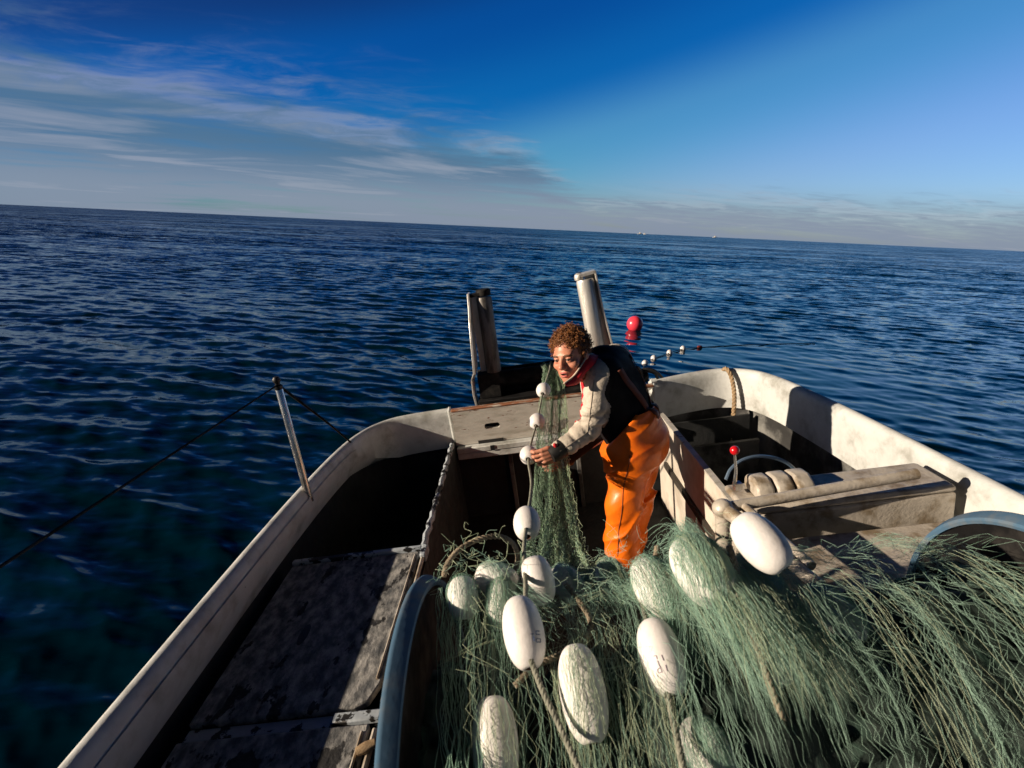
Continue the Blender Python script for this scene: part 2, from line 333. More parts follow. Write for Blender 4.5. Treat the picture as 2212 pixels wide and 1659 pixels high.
# ---------------------------------------------------------------- sea
def build_sea():
    r = np.concatenate([np.geomspace(1.2, 90, 820), np.geomspace(92, 25000, 110)])
    th = np.concatenate([np.radians(np.linspace(-62, 62, 860)), np.radians(np.linspace(66, 294, 58))])
    Rr, Th = np.meshgrid(r, th, indexing='ij'); X = Rr*np.sin(Th); Y = Rr*np.cos(Th)
    rs = np.random.RandomState(3); Z = np.zeros_like(X); DX = np.zeros_like(X); DY = np.zeros_like(X)
    lee = 1-0.72*np.exp(-(((X-5.5)/4.0)**2+((Y-11.0)/5.0)**2))                   # smoother water in the lee where the net lies
    patch = 0.62+0.75*(0.5+0.5*vnoise(X/14+7, Y/14+3, X*0+0.5, 5))
    dr = np.gradient(r)[:, None]; dth = Rr*np.radians(0.145)
    for k in range(95):
        lam = (0.10*(11.0)**rs.rand()) if k < 88 else rs.uniform(5, 14); ang = math.radians(70)+rs.randn()*0.42           # travel direction of the ripples
        kx, ky = math.cos(ang)*2*np.pi/lam, math.sin(ang)*2*np.pi/lam
        amp = 0.0052*lam*(0.34 if lam > 3 else 1.0)*rs.uniform(.5, 1.2); ph = rs.rand()*6.283
        w = np.clip((lam/np.maximum(dr*np.abs(np.cos(Th-0))*0.9+0.02, dth)-2.2)/2.5, 0, 1)
        a = amp*w*lee*patch; p = kx*X+ky*Y+ph
        Z += a*np.sin(p)*1.0; DX += a*math.cos(ang)*np.cos(p)*0.9; DY += a*math.sin(ang)*np.cos(p)*0.9
    fade = np.clip((400-Rr)/300, 0, 1)
    V = np.stack([X+DX*fade, Y+DY*fade, Z*fade], -1)
    mb = MB(); mb.grid(V)
    c = np.arange(len(th)); mb.add(np.vstack([V[0], [[0, 0, 0]]]), [[int(i), int((i+1) % len(th)), len(th)] for i in c])
    V2 = np.stack([V[:, -1], V[:, 0]], 1); mb.grid(V2)
    m = bpy.data.materials.new('sea_water'); m.use_nodes = True; t = NT(m.node_tree); b = m.node_tree.nodes['Principled BSDF']
    oc = t.new('ShaderNodeTexCoord').outputs['Object']
    b.inputs['Base Color'].default_value = (0.000, 0.012, 0.023, 1); b.inputs['IOR'].default_value = 1.33
    px_, py_, pz_ = t.xyz(oc)
    dist = t.m('SQRT', t.m('ADD', t.m('MULTIPLY', px_, px_), t.m('MULTIPLY', py_, py_)))
    t.put(b.inputs['Roughness'], t.ramp(dist, 10, 400, 0.04, 0.16))
    rot = (0, 0, math.radians(-22))
    slick = t.ramp(t.noise(t.scale(oc, 0.16, 1.0, 1, (0, 0, math.radians(6))), 0.05, 5.0, 0.62), 0.36, 0.54, 0.45, 1.0)
    leeN = t.m('ADD', t.m('POWER', t.m('DIVIDE', t.m('SUBTRACT', px_, 5.0), 3.6), 2.0), t.m('POWER', t.m('DIVIDE', t.m('SUBTRACT', py_, 10.5), 4.2), 2.0))
    leeF = t.ramp(leeN, 0.1, 1.7, 0.16, 1.0)
    def slope(sc, st, amt, det=2.0):
        nd = t.new('ShaderNodeVectorMath', operation='SUBTRACT'); t.l.new(t.noise(t.scale(oc, st, 1.0, 1, rot), sc, det, 0.55, 0.25, out=1), nd.inputs[0]); nd.inputs[1].default_value = (.5, .5, .5)
        q_ = t.new('ShaderNodeVectorMath', operation='SCALE'); t.l.new(nd.outputs[0], q_.inputs[0]); t.put(q_.inputs['Scale'], amt); return q_.outputs[0]
    def vadd(a, b_):
        nd = t.new('ShaderNodeVectorMath', operation='ADD'); t.l.new(a, nd.inputs[0]); t.l.new(b_, nd.inputs[1]); return nd.outputs[0]
    slick = t.m('MAXIMUM', slick, t.ramp(dist, 14, 55, 0.9, 0.0))
    amp = t.m('MULTIPLY', slick, leeF)
    sl = vadd(slope(11.0, .5, t.m('MULTIPLY', amp, 0.26)), vadd(vadd(slope(5.0, .45, t.m('MULTIPLY', amp, t.ramp(dist, 8, 90, 0.36, 0.7))), slope(1.7, .40, t.m('MULTIPLY', amp, t.ramp(dist, 8, 90, 0.44, 0.8)))), vadd(slope(.45, .35, t.m('MULTIPLY', amp, t.ramp(dist, 12, 90, 0.16, 0.55))), slope(.075, .30, t.m('MULTIPLY', amp, t.ramp(dist, 40, 250, 0.0, 0.5))))))
    # beyond the near water only the wave faces turned towards the boat are seen over the crests
    lean = t.m('MULTIPLY', t.m('MULTIPLY', t.ramp(dist, 9, 70, 0.0, -0.165), slick), leeF)
    sl = vadd(sl, t.vec(t.m('MULTIPLY', t.m('DIVIDE', px_, dist), lean), t.m('MULTIPLY', t.m('DIVIDE', py_, dist), lean), 0.0))
    nx_, ny_, nz_ = t.xyz(sl); geo = t.new('ShaderNodeNewGeometry').outputs['Normal']
    nn = t.new('ShaderNodeVectorMath', operation='NORMALIZE'); t.l.new(vadd(geo, t.vec(nx_, ny_, 0.0)), nn.inputs[0]); t.l.new(nn.outputs[0], b.inputs['Normal'])
    o = mb.build('sea', m, sharp=0)
    tag(o, 'deep blue rippled open sea reaching to the horizon', 'sea', kind='structure')
build_sea()

# ---------------------------------------------------------------- the boat
boat = thing('fishing_boat', (0, 2.0, 0), 'open bow deck of a weathered white gillnet fishing boat heeling to its left side', 'boat')
BO = (0, 2.0, 0)
def part(mb, name, m, parent=boat, **kw): return mb.build(name, m, parent=parent, org=BO, **kw)

LPATH = spline([(-1.27, -1.6, 0), (-1.265, 0.4, 0), (-1.255, 1.7, 0), (-1.235, 2.42, 0), (-1.195, 2.92, 0), (-1.13, 3.20, 0), (-1.02, 3.345, 0), (-.87, 3.398, 0), (-.602, 3.425, 0)], 90)[:, :2]
RPATH = spline([(.852, 3.46, 0), (1.10, 3.525, 0), (1.33, 3.545, 0), (1.475, 3.47, 0), (1.555, 3.30, 0), (1.60, 2.95, 0), (1.635, 2.3, 0), (1.65, 1.0, 0), (1.65, -1.6, 0)], 90)[:, :2]
def sweep_plan(path, prof, wob=0.0):
    T = np.gradient(path, axis=0); T /= np.linalg.norm(T, axis=1, keepdims=True); Nn = np.stack([-T[:, 1], T[:, 0]], 1)
    pr = np.array(prof); R = np.zeros((len(path), len(pr), 3))
    R[..., 0] = path[:, 0:1]+Nn[:, 0:1]*pr[:, 0]; R[..., 1] = path[:, 1:2]+Nn[:, 1:2]*pr[:, 0]; R[..., 2] = pr[:, 1]
    return R
cap = [(0.0, .572), (0.004, .70), (0.010, .795), (0.017, .832), (0.032, .851), (0.052, .856), (0.070, .847), (0.082, .825), (0.086, .79), (0.086, .572)]
for nm, pth in (('bulwark', LPATH), ('bulwark', RPATH)):
    R_ = sweep_plan(pth, cap)
    if pth is LPATH:
        k_ = np.clip((3.36-R_[:, 0, 1])/.35, 0, 1)[:, None]*.19; low_ = np.array([.572, .70]); R_[:, 0, 2] += k_[:, 0]; R_[:, 1, 2] += k_[:, 0]*.55
    mb = MB(); mb.sweep(R_); o = part(mb, nm, 'gel', sharp=50)
hullp = np.vstack([LPATH, [(-.3, 3.445), (0.1, 3.455), (.5, 3.46)], RPATH])
hr_ = sweep_plan(hullp, [(0.060, .574), (0.052, .40), (0.04, -.05), (0.0, -.95), (0.05, -.95), (0.092, .0), (0.125, .60), (0.125, .77), (0.0885, .77), (0.0885, .574)])
hr_[:, 0, 2] += np.where(np.arange(len(hr_)) < 84, .16, 0)
hm_ = np.zeros((len(hr_)-1, 10), int); hm_[:88, :3] = 1  # left inner faces take the dark paint to stand for shade
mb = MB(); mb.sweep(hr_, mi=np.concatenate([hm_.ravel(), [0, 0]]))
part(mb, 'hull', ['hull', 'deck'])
mb = MB(); mb.box2((-1.26, -1.5, -.04), (1.66, 3.46, 0.0)); part(mb, 'deck', 'deck')
# transverse ends of the coamings, rolled beads
mb = MB(); mb.tube([(-.602, 3.425, .575), (-.604, 3.424, .80), (-.606, 3.43, .845), (-.606, 3.47, .857)], 0.012, 8); part(mb, 'end_bead', 'gel'); mb = MB(); mb.tube([(.853, 3.46, .575), (.853, 3.46, .83), (.853, 3.468, .856), (.853, 3.50, .864)], 0.013, 8)
mb.tube([(.835, 3.47, .862), (.875, 3.475, .864)], 0.018, 10)
part(mb, 'end_bead', 'gel')
# bow board between them, with slots
def board_with_slots(mb, x0, x1, z0, z1, y0, y1, slots):
    xs = sorted({x0, x1, *[s[0] for s in slots], *[s[1] for s in slots]}); zs = sorted({z0, z1, *[s[2] for s in slots], *[s[3] for s in slots]})
    for a, b in zip(xs[:-1], xs[1:]):
        for c, d in zip(zs[:-1], zs[1:]):
            if any(s[0] <= (a+b)/2 <= s[1] and s[2] <= (c+d)/2 <= s[3] for s in slots): continue
            for yy, fl in ((y0, 0), (y1, 1)):
                q = [(a, yy, c), (b, yy, c), (b, yy, d), (a, yy, d)]; mb.add(q, [[0, 1, 2, 3] if not fl else [3, 2, 1, 0]])
    def side(a, b, c, d, inv):
        q = [[(a, y0, c), (b, y0, c), (b, y1, c), (a, y1, c)], [(a, y0, d), (b, y0, d), (b, y1, d), (a, y1, d)], [(a, y0, c), (a, y1, c), (a, y1, d), (a, y0, d)], [(b, y0, c), (b, y1, c), (b, y1, d), (b, y0, d)]]
        for k in q: mb.add(k, [[0, 1, 2, 3]])
    side(x0, x1, z0, z1, 0)
    for s in slots: side(*s, 1)
def round_slot_board(mb, x0, x1, z0, z1, y0, y1, cx, cz, w, h):       # one rounded hand slot
    K = 40; an = np.linspace(0, 2*np.pi, K, endpoint=False); co, si = np.cos(an), np.sin(an)
    inner = np.stack([cx+(w-h)*np.sign(co)*(np.abs(co) > .3)*1.0+h*co, cz+h*si], 1)
    # outer rectangle hit along the same angle
    t = np.minimum(np.where(co > 0, (x1-cx)/np.maximum(co, 1e-6), (x0-cx)/np.minimum(co, -1e-6)), np.where(si > 0, (z1-cz)/np.maximum(si, 1e-6), (z0-cz)/np.minimum(si, -1e-6)))
    outer = np.stack([cx+t*co, cz+t*si], 1)
    for cxn, czn in ((x0, z0), (x0, z1), (x1, z0), (x1, z1)):
        k = np.argmin(np.hypot(outer[:, 0]-cxn, outer[:, 1]-czn)); outer[k] = (cxn, czn)
    V = np.array([[p[0], yy, p[1]] for yy in (y0, y1) for ring in (outer, inner) for p in ring]); I = np.arange(K); J = (I+1) % K
    F = [np.stack([I, J, K+J, K+I], 1), np.stack([2*K+J, 2*K+I, 3*K+I, 3*K+J], 1), np.stack([K+I, K+J, 3*K+J, 3*K+I], 1), np.stack([J, I, 2*K+I, 2*K+J], 1)]
    mb.add(V, np.concatenate(F))
mb = MB(); round_slot_board(mb, -.588, .838, .592, .846, 3.392, 3.432, -.315, .712, .055, .021)
part(mb, 'bow_board', 'board', smooth=False)
mb = MB(); mb.box2((-.588, 3.388, .8465), (.838, 3.437, .862)); part(mb, 'board_cap', 'wood', bevel=.005)
mb = MB(); mb.box2((-.585, 3.335, .548), (.838, 3.435, .588)); mb.box2((-.585, 3.34, .50), (.838, 3.372, .5475)); part(mb, 'ledge', 'gel', bevel=.006)
mb = MB(); mb.box2((-.43, 3.386, .5885), (-.25, 3.3915, .612)); mb.box2((-.345, 3.3305, .553), (-.315, 3.3345, .588)); part(mb, 'drain_patch', 'black')
for x_ in (-.235, .25):
    mb = MB(); mb.box2((x_, 3.36, .0), (x_+.03, 3.41, .50)); part(mb, 'stiffener', 'hull', bevel=.004)
mb = MB(); mb.box2((-1.2, 3.41, .0), (1.5, 3.43, .547)); part(mb, 'bow_bulkhead', 'deck')

# roller gate at the bow
gate = mb = MB()
YR = 3.62
mb.box2((-.40, YR-.10, .70), (.64, YR+.10, .86)); mb.box2((-.39, YR+.06, .86), (.63, YR+.09, 1.05))
mb.box2((-.385, YR-.055, .86), (-.225, YR+.055, 1.045)); mb.box2((.47, YR-.055, .86), (.62, YR+.055, 1.03))
rf = part(mb, 'roller_gate', 'blackmetal', bevel=.006)
mb = MB(); mb.lathe([(0, -.36), (.052, -.36), (.058, -.34), (.058, .34), (.052, .36), (0, .36)], (.125, YR, .985), (1, 0, 0), 20); part(mb, 'horizontal_roller', 'blackmetal', rf)
mb = MB()
def channel(mb, pts, w, d, t, inward):                      # open channel frame following a side-view path
    pts = np.array(pts)
    for (x0, z0), (x1, z1) in zip(pts[:-1], pts[1:]):
        L = math.hypot(x1-x0, z1-z0); a = math.atan2(x1-x0, z1-z0)
        Rm = np.array([[math.cos(a), 0, math.sin(a)], [0, 1, 0], [-math.sin(a), 0, math.cos(a)]])
        mb.box(((x0+x1)/2, YR, (z0+z1)/2), (t, d, L+.004), Rm)
        off = Rm @ np.array([inward*w/2, 0, 0])
        mb.box(np.array([(x0+x1)/2, YR+d/2-t/2, (z0+z1)/2])+off, (w, t, L), Rm)
rings = []
for x_, z_, f_ in ((-.415, .74, .05), (-.428, .90, .06), (-.420, 1.02, .09), (-.385, 1.09, .20), (-.372, 1.30, .19), (-.366, 1.44, .14), (-.360, 1.54, .085), (-.357, 1.63, .05)):
    rings.append([(x_-.009, YR-f_, z_), (x_+.009, YR-f_, z_), (x_+.009, YR+.05, z_), (x_-.009, YR+.05, z_)])
mb.sweep(rings); mb.box2((-.36, YR+.036, .86), (-.29, YR+.05, 1.60))
a_ = part(mb, 'gate_post', 'alu', rf, bevel=.003)
mb = MB(); mb.box((-.298, YR, 1.615), (.135, .09, .022), np.array([[math.cos(.10), 0, -math.sin(.10)], [0, 1, 0], [math.sin(.10), 0, math.cos(.10)]])); mb.lathe([(0, -.022), (.048, -.022), (.052, -.01), (.052, .015), (.044, .026), (0, .026)], (-.255, YR, 1.62), (0, 0, 1), 20); part(mb, 'post_cap', 'blackmetal', rf, bevel=.003)
mb = MB(); mb.lathe([(0, 0), (.052, 0), (.055, .01), (.053, .26), (.055, .53), (.05, .545), (0, .545)], (-.262, YR, 1.045), (.012, 0, 1), 24); part(mb, 'vertical_roller', 'roller', rf)  # left roller gets a darker steel than the right, in place of shade
mb = MB(); channel(mb, [(.685, .80), (.655, 1.00), (.612, 1.10), (.560, 1.40), (.530, 1.66)], .07, .09, .014, -1)
part(mb, 'gate_post', 'alu', rf, bevel=.003)
mb = MB(); mb.box((.475, YR, 1.655), (.12, .09, .022), np.array([[math.cos(.12), 0, -math.sin(.12)], [0, 1, 0], [math.sin(.12), 0, math.cos(.12)]])); mb.lathe([(0, -.02), (.03, -.02), (.034, 0), (.03, .02), (.015, .03), (0, .03)], (.42, YR, 1.635), (0, 0, 1), 16); part(mb, 'post_cap', 'alu', rf, bevel=.003)
mb = MB(); mb.lathe([(0, 0), (.060, 0), (.063, .01), (.060, .30), (.064, .585), (.058, .60), (0, .60)], (.505, YR-.005, 1.02), (-.075, 0, 1), 24); part(mb, 'vertical_roller', 'alu', rf)
mb = MB(); ma, mc = at(1338, 838, y=3.60), at(1384, 793, y=3.60); mb.box2((ma[0], YR-.10, ma[2]), (mc[0], YR+.03, mc[2])); mb.lathe([(0, 0), (.04, 0), (.04, .03), (.03, .045), (0, .045)], (mc[0], YR-.04, (ma[2]+mc[2])/2), (1, 0, 0), 16); part(mb, 'hydraulic_motor', 'blackmetal', rf, bevel=.008)
mb = MB()
for k in (0, 1):
    mb.tube(spline([at(1376, 806+3*k, y=3.58), at(1394, 797+5*k, y=3.57), at(1414, 801+5*k, y=3.56), at(1428-8*k, 813+3*k, y=3.57), at(1440-11*k, 830, y=3.60), at(1446-11*k, 850, y=3.64)], 30), .011, 8)
part(mb, 'hydraulic_hose', 'black', rf)

# left side: partition, open bin, hatches
mb = MB(); mb.box2((-.625, 2.12, 0.0), (-.597, 3.405, .618)); mb.box2((-.625, -1.4, 0.0), (-.597, 2.1, .585)); part(mb, 'partition', 'deck')
mb = MB()
cp = []
for k in range(40):
    y = 2.125+k*(3.335-2.125)/39; cp.append((-.611+.004*math.sin(k*1.7), y, .626+.004*math.sin(k*2.3)))
mb.tube(cp, .016, 8); part(mb, 'partition_edge', 'coaming')
mb = MB(); mb.box2((-1.255, 2.105, 0), (-.597, 2.12, .60)); part(mb, 'bin_end', 'deck')
mb = MB(); mb.box2((-1.25, 2.105, .6005), (-.62, 2.135, .632)); mb.box2((-.6185, 2.05, .590), (-.590, 2.14, .634)); part(mb, 'hatch_beam', 'coaming', bevel=.006)
def hatch_lid(y0, y1, slot):
    mb = MB(); mb.prism([(-1.245, y0), (-.70, y0), (-.655, y0+.02), (-.630, y0+.09), (-.628, y1), (-1.245, y1)], 2, .594, .620)
    h = part(mb, 'hatch', 'hatch', bevel=.006)
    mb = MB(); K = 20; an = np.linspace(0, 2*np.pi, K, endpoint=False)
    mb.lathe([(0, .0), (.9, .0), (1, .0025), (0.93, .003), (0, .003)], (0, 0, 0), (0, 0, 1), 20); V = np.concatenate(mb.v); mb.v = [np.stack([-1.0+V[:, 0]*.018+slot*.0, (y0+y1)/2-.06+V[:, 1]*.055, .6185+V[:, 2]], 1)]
    part(mb, 'hole_shade_disc', 'black', h)  # flat black disc paints the dark of the hole; nothing is cut
    mb = MB()
    mb.tube([(-.607, y0+.02, .612), (-.607, y1-.02, .612)], .0095, 8); mb.tube([(-.646, y0+.10, .6225), (-.643, y1-.03, .6225)], .0045, 6)
    part(mb, 'hinge_rail', 'oldmetal', h)
hatch_lid(1.275, 2.10, 0); hatch_lid(.42, 1.215, 0); hatch_lid(-.45, .36, 0)
mb = MB(); mb.box2((-1.24, 1.222, .585), (-.76, 1.268, .606)); mb.box2((-.755, 1.225, .60), (-.60, 1.262, .622)); part(mb, 'hatch_beam', 'coaming', bevel=.005)
mb = MB(); mb.lathe([(0, -.03), (.012, -.028), (.016, 0), (.012, .028), (0, .03)], (-.612, 1.125, .632), (1, .35, .1), 12); part(mb, 'toggle', 'tanrope')

# stanchions and wires of the left rail
def stanchion(y, x=-1.252):
    mb = MB(); mb.lathe([(0, 0), (.0185, 0), (.0185, .635), (.016, .64), (0, .64)], (x, y, .775), (0, 0, 1), 16); s_ = part(mb, 'rail_stanchion', 'steel')
    mb = MB(); mb.lathe([(0, -.02), (.020, -.018), (.021, 0), (.012, .008), (.012, .014), (.019, .024), (.020, .034), (.013, .046), (0, .05)], (x, y, 1.425), (0, 0, 1), 16); part(mb, 'stanchion_cap', 'black', s_)
stanchion(2.44); stanchion(.75)
mb = MB(); wend = at(772, 968, y=3.16)
mb.tube([(-1.252, 2.44, 1.43), (-1.252, .75, 1.43), (-1.252, -1.2, 1.43)], .0045, 6); mb.tube(spline([(-1.252, 2.44, 1.43), (-1.2, 2.8, 1.07), wend], 20), np.linspace(.008, .0055, 20), 6); part(mb, 'rail_wire', 'blackmetal')

# right side: divider board, bin, valve console
mb = MB(); mb.prism([(1.75, 0.0), (3.30, 0.0), (3.30, .62), (3.245, .695), (3.19, .70), (1.75, .70)], 0, .822, .850); dv = part(mb, 'divider_board', 'divider', bevel=.003)
mb = MB(); mb.prism([(1.75, .7005), (3.19, .7005), (3.245, .6955), (3.30, .6205), (3.305, .63), (3.25, .706), (3.19, .711), (1.75, .711)], 0, .820, .852); part(mb, 'worn_top_edge', 'board', dv)
mb = MB(); mb.box2((.800, 1.75, .375), (.8215, 3.1, .418)); part(mb, 'batten', 'batten', dv, bevel=.004)
mb = MB(); mb.lathe([(0, 0), (.9, 0), (1, .002), (0, .003)], (0, 0, 0), (-1, 0, 0), 16); V = np.concatenate(mb.v); mb.v = [np.stack([V[:, 0]+.8215, 3.15+V[:, 1]*.02, .585+V[:, 2]*.04], 1)]; part(mb, 'hole_shade_disc', 'black', dv)  # black oval stands for the hole's shade, board left uncut
for a_, b_ in (((.852, 1.75, .001), (1.66, 1.78, .56)), ((.852, 3.30, .001), (1.52, 3.33, .40))):
    mb = MB(); mb.box2(a_, b_); part(mb, 'bin_wall', 'hull', bevel=.003)
cst = MB(); b0 = at(1562, 1041, y=2.02); zc = b0[2]-.012
cst.box2((b0[0], 1.80, zc-.03), (1.60, 2.02, zc)); 
cons = part(cst, 'valve_plate', 'oldmetal', bevel=.02)
mb = MB()
for k, x in enumerate((.075, .155, .235)):
    w = .078
    mb.prism([(1.845, zc), (1.99, zc), (1.99, zc+.045), (1.965, zc+.07), (1.90, zc+.075), (1.855, zc+.05)], 0, b0[0]+x, b0[0]+x+w-.006)
part(mb, 'valve_block', 'oldmetal', cons, bevel=.012)
mb = MB(); lb = at(1588, 1050, y=1.93); lt = at(1587, 983, y=1.95)
mb.tube(spline([lb, lb+np.array([0, 0, .03]), (lb+lt)/2+np.array([.004, 0, 0]), lt], 16), np.linspace(.009, .0055, 16), 8); mb.box(lb+np.array([.01, 0, 0]), (.03, .03, .03))
lv = part(mb, 'control_lever', 'steel', cons)
mb = MB(); mb.lathe([(.0195*math.sin(a), -.0195*math.cos(a)) for a in np.linspace(0, math.pi, 14)], at(1587, 973, y=1.955), (0, 0, 1), 20); part(mb, 'lever_knob', 'redball', lv)
mb = MB(); mb.tube(spline([at(1568, 1036, y=2.12), at(1580, 1012, y=2.14), at(1608, 992, y=2.16), at(1650, 986, y=2.18), at(1700, 1000, y=2.2), at(1740, 1040, y=2.2)], 40), .0085, 8); part(mb, 'control_hose', 'hose', cons)
mb = MB(); pc = at(1562, 1098, y=1.72); pr = .030
def elbow(mb, c): mb.lathe([(pr*1.35*math.sin(a), -pr*1.2*math.cos(a)) for a in np.linspace(0, math.pi, 10)], c, (0, 0, 1), 14)
elbow(mb, pc); mb.tube([pc, pc+np.array([.0, .01, -.82])], pr, 12); c2 = pc+np.array([.045, -.12, -.012]); elbow(mb, c2); mb.tube([c2, c2+np.array([0, 0, -.80])], pr*1.05, 12)
mb.tube([pc, pc+np.array([.75, .05, .02])], pr*.72, 12); mb.tube([c2, c2+np.array([.07, -.32, -.01])], pr*.7, 12); mb.tube([pc, c2], pr*.9, 12); mb.tube([pc+np.array([.075, .0, 0]), pc+np.array([.13, -.36, -.01])], pr*.6, 10)
part(mb, 'pipe_frame', 'oldmetal')
mb = MB(); mb.box2((b0[0]+.10, 1.25, zc-.10), (1.60, 1.70, zc-.075)); mb.box2((b0[0]+.04, 1.8, 0.0), (1.60, 1.99, zc-.031)); part(mb, 'engine_cover', 'oldmetal', bevel=.01)

# net drum: core, two dished flanges
YC, ZC = .95, .75
mb = MB(); mb.lathe([(0, -.33), (.16, -.33), (.16, 1.12), (0, 1.12)], (0, YC, ZC), (1, 0, 0), 32); dr_ = part(mb, 'net_drum', 'blackmetal')
for x, sg in ((-.362, 1), (1.14, -1)):
    mb = MB(); mb.lathe([(.16, 0.02*sg), (.428, 0.020*sg), (.430, .0*sg), (.16, -.002*sg)], (x, YC, ZC), (1, 0, 0), 96); fl_ = part(mb, 'drum_flange', 'blackmetal', dr_)
    mb = MB(); mb.lathe([(.4285, 0.030*sg), (.437, 0.034*sg), (.4445, .032*sg), (.4575, 0.006*sg), (.4585, 0.0), (.455, -.006*sg), (.4285, -.008*sg), (.4285, .030*sg)], (x, YC, ZC), (1, 0, 0), 96); part(mb, 'flange_rim', 'flange', fl_)
for x in (-.45, 1.22):
    mb = MB(); mb.box2((x-.03, YC-.05, 0), (x+.03, YC+.05, ZC+.06)); part(mb, 'drum_stand', 'blackmetal', bevel=.005)

# rope over the right bulwark
rp = MB(); add_rope(rp, [at(1556, 812, y=3.62), at(1562, 800, y=3.575), at(1570, 797, y=3.53), at(1580, 815, y=3.49), at(1586, 850, y=3.46), at(1585, 890, y=3.44), at(1580, 935, y=3.43), at(1577, 965, y=3.41), at(1578, 990, y=3.38)], .0155, .075)
o = rp.build('mooring_rope', 'tanrope', frame=BM, org=at(1578, 990, y=3.38)); tag(o, 'twisted tan rope hanging over the white bulwark at the right of the bow', 'rope')

# ---------------------------------------------------------------- volume modelling: distance fields turned into one surface
class Field:
    def __init__(s, lo, hi, h):
        s.lo = np.array(lo, float); s.h = h; n = np.ceil((np.array(hi)-s.lo)/h).astype(int)+1; s.n = n
        ax = [(s.lo[i]+np.arange(n[i])*h).astype(np.float32) for i in range(3)]
        s.X, s.Y, s.Z = np.meshgrid(*ax, indexing='ij'); s.d = np.full(n, 1e3, np.float32)
    def loc(s, c, fr=None):
        x, y, z = s.X-c[0], s.Y-c[1], s.Z-c[2]
        if fr is None: return x, y, z
        return [x*a[0]+y*a[1]+z*a[2] for a in np.asarray(fr, np.float32)]
    def ell(s, c, r, fr=None):
        x, y, z = s.loc(c, fr); k0 = np.sqrt((x/r[0])**2+(y/r[1])**2+(z/r[2])**2); k1 = np.sqrt((x/r[0]**2)**2+(y/r[1]**2)**2+(z/r[2]**2)**2)
        return (k0*(k0-1)/(k1+1e-9)).astype(np.float32)
    def cap(s, a, b, ra, rb):
        a = np.asarray(a, float); b = np.asarray(b, float); v = b-a; x, y, z = s.loc(a); t = np.clip((x*v[0]+y*v[1]+z*v[2])/(v@v), 0, 1)
        return (np.sqrt((x-t*v[0])**2+(y-t*v[1])**2+(z-t*v[2])**2)-(ra+(rb-ra)*t)).astype(np.float32)
    def add(s, d, k=0.0): s.d = smin(s.d, d, k)
    def sub(s, d, k=0.0): s.d = -smin(-s.d, d, k)
    def cut(s, p, n, k=0.0):                                  # keep the side the normal points away from
        x, y, z = s.loc(p); s.d = -smin(-s.d, -(x*n[0]+y*n[1]+z*n[2]), k)
    def mesh(s):                                              # surface nets
        d = s.d; sg = d < 0
        c = [sg[i:i+d.shape[0]-1, j:j+d.shape[1]-1, k:k+d.shape[2]-1] for i in (0, 1) for j in (0, 1) for k in (0, 1)]
        cnt = sum(a.astype(np.int8) for a in c); act = (cnt > 0) & (cnt < 8)
        I = np.argwhere(act); vid = np.full(act.shape, -1, np.int64); vid[act] = np.arange(len(I))
        val = np.stack([d[I[:, 0]+i, I[:, 1]+j, I[:, 2]+k] for i in (0, 1) for j in (0, 1) for k in (0, 1)], 1)
        cor = np.array([[i, j, k] for i in (0, 1) for j in (0, 1) for k in (0, 1)], float)
        acc = np.zeros((len(I), 3)); wt = np.zeros(len(I))
        for a in range(8):
            for b in range(a+1, 8):
                if np.abs(cor[a]-cor[b]).sum() != 1: continue
                va, vb = val[:, a], val[:, b]; m_ = (va < 0) != (vb < 0); t = np.where(m_, va/(va-vb+1e-12), 0)
                acc += m_[:, None]*(cor[a]+t[:, None]*(cor[b]-cor[a])); wt += m_
        V = s.lo+(I+acc/wt[:, None])*s.h
        F = []
        for ax in range(3):
            o1, o2 = [(1, 2), (2, 0), (0, 1)][ax]
            sl0 = [slice(None)]*3; sl1 = [slice(None)]*3; sl0[ax] = slice(0, -1); sl1[ax] = slice(1, None)
            e0, e1 = sg[tuple(sl0)], sg[tuple(sl1)]; E = np.argwhere(e0 != e1)
            E = E[(E[:, o1] > 0) & (E[:, o2] > 0) & (E[:, o1] < act.shape[o1]) & (E[:, o2] < act.shape[o2])]
            def v(a, b):
                q = E.copy(); q[:, o1] -= a; q[:, o2] -= b; return vid[q[:, 0], q[:, 1], q[:, 2]]
            q = np.stack([v(1, 1), v(0, 1), v(0, 0), v(1, 0)], 1); inv = ~e0[E[:, 0], E[:, 1], E[:, 2]]
            q[inv] = q[inv][:, ::-1]; F.append(q)
        F = np.concatenate(F); return V, F[(F >= 0).all(1)]
def smin(a, b, k):
    if k <= 0: return np.minimum(a, b)
    h = np.clip(0.5+0.5*(b-a)/k, 0, 1); return (b+(a-b)*h-k*h*(1-h)).astype(np.float32)
def along(P, a, b):                                           # parameter and distance of points along a limb
    v = np.asarray(b)-np.asarray(a); t = np.clip(((P-a)@v)/(v@v), 0, 1); return t, np.linalg.norm(P-(a+t[:, None]*v), axis=1)

# ---------------------------------------------------------------- the fisherman
from mathutils.bvhtree import BVHTree
def drape(surfs, pts, centre, lift):                           # lay points on the outermost of several surfaces, seen from a centre line
    out = []
    for p, c in zip(np.asarray(pts, float), np.asarray(centre, float)):
        d = unit(p-c); best = p
        for b in surfs:
            h = b.ray_cast(Vector(c+d*.6), Vector(-d), .58)
            if h[0] is not None and (best is p or np.linalg.norm(np.array(h[0])-c) > np.linalg.norm(best-c)): best = np.array(h[0])
        out.append(best+d*lift)
    return np.array(out)
def unit(v): v = np.asarray(v, float); return v/np.linalg.norm(v)
FEET = np.array([.40, 2.5, 0.0])
PEL = np.array([.505, 2.50, .86]); NECK = np.array([.365, 2.545, 1.285]); HEAD = at(1232, 768, y=2.40)
SD = unit((-.60, -.80, .0)); UPV = unit(NECK-PEL); FW = unit(np.cross(SD, UPV)*1.0)
if FW[0] > 0: FW = -FW
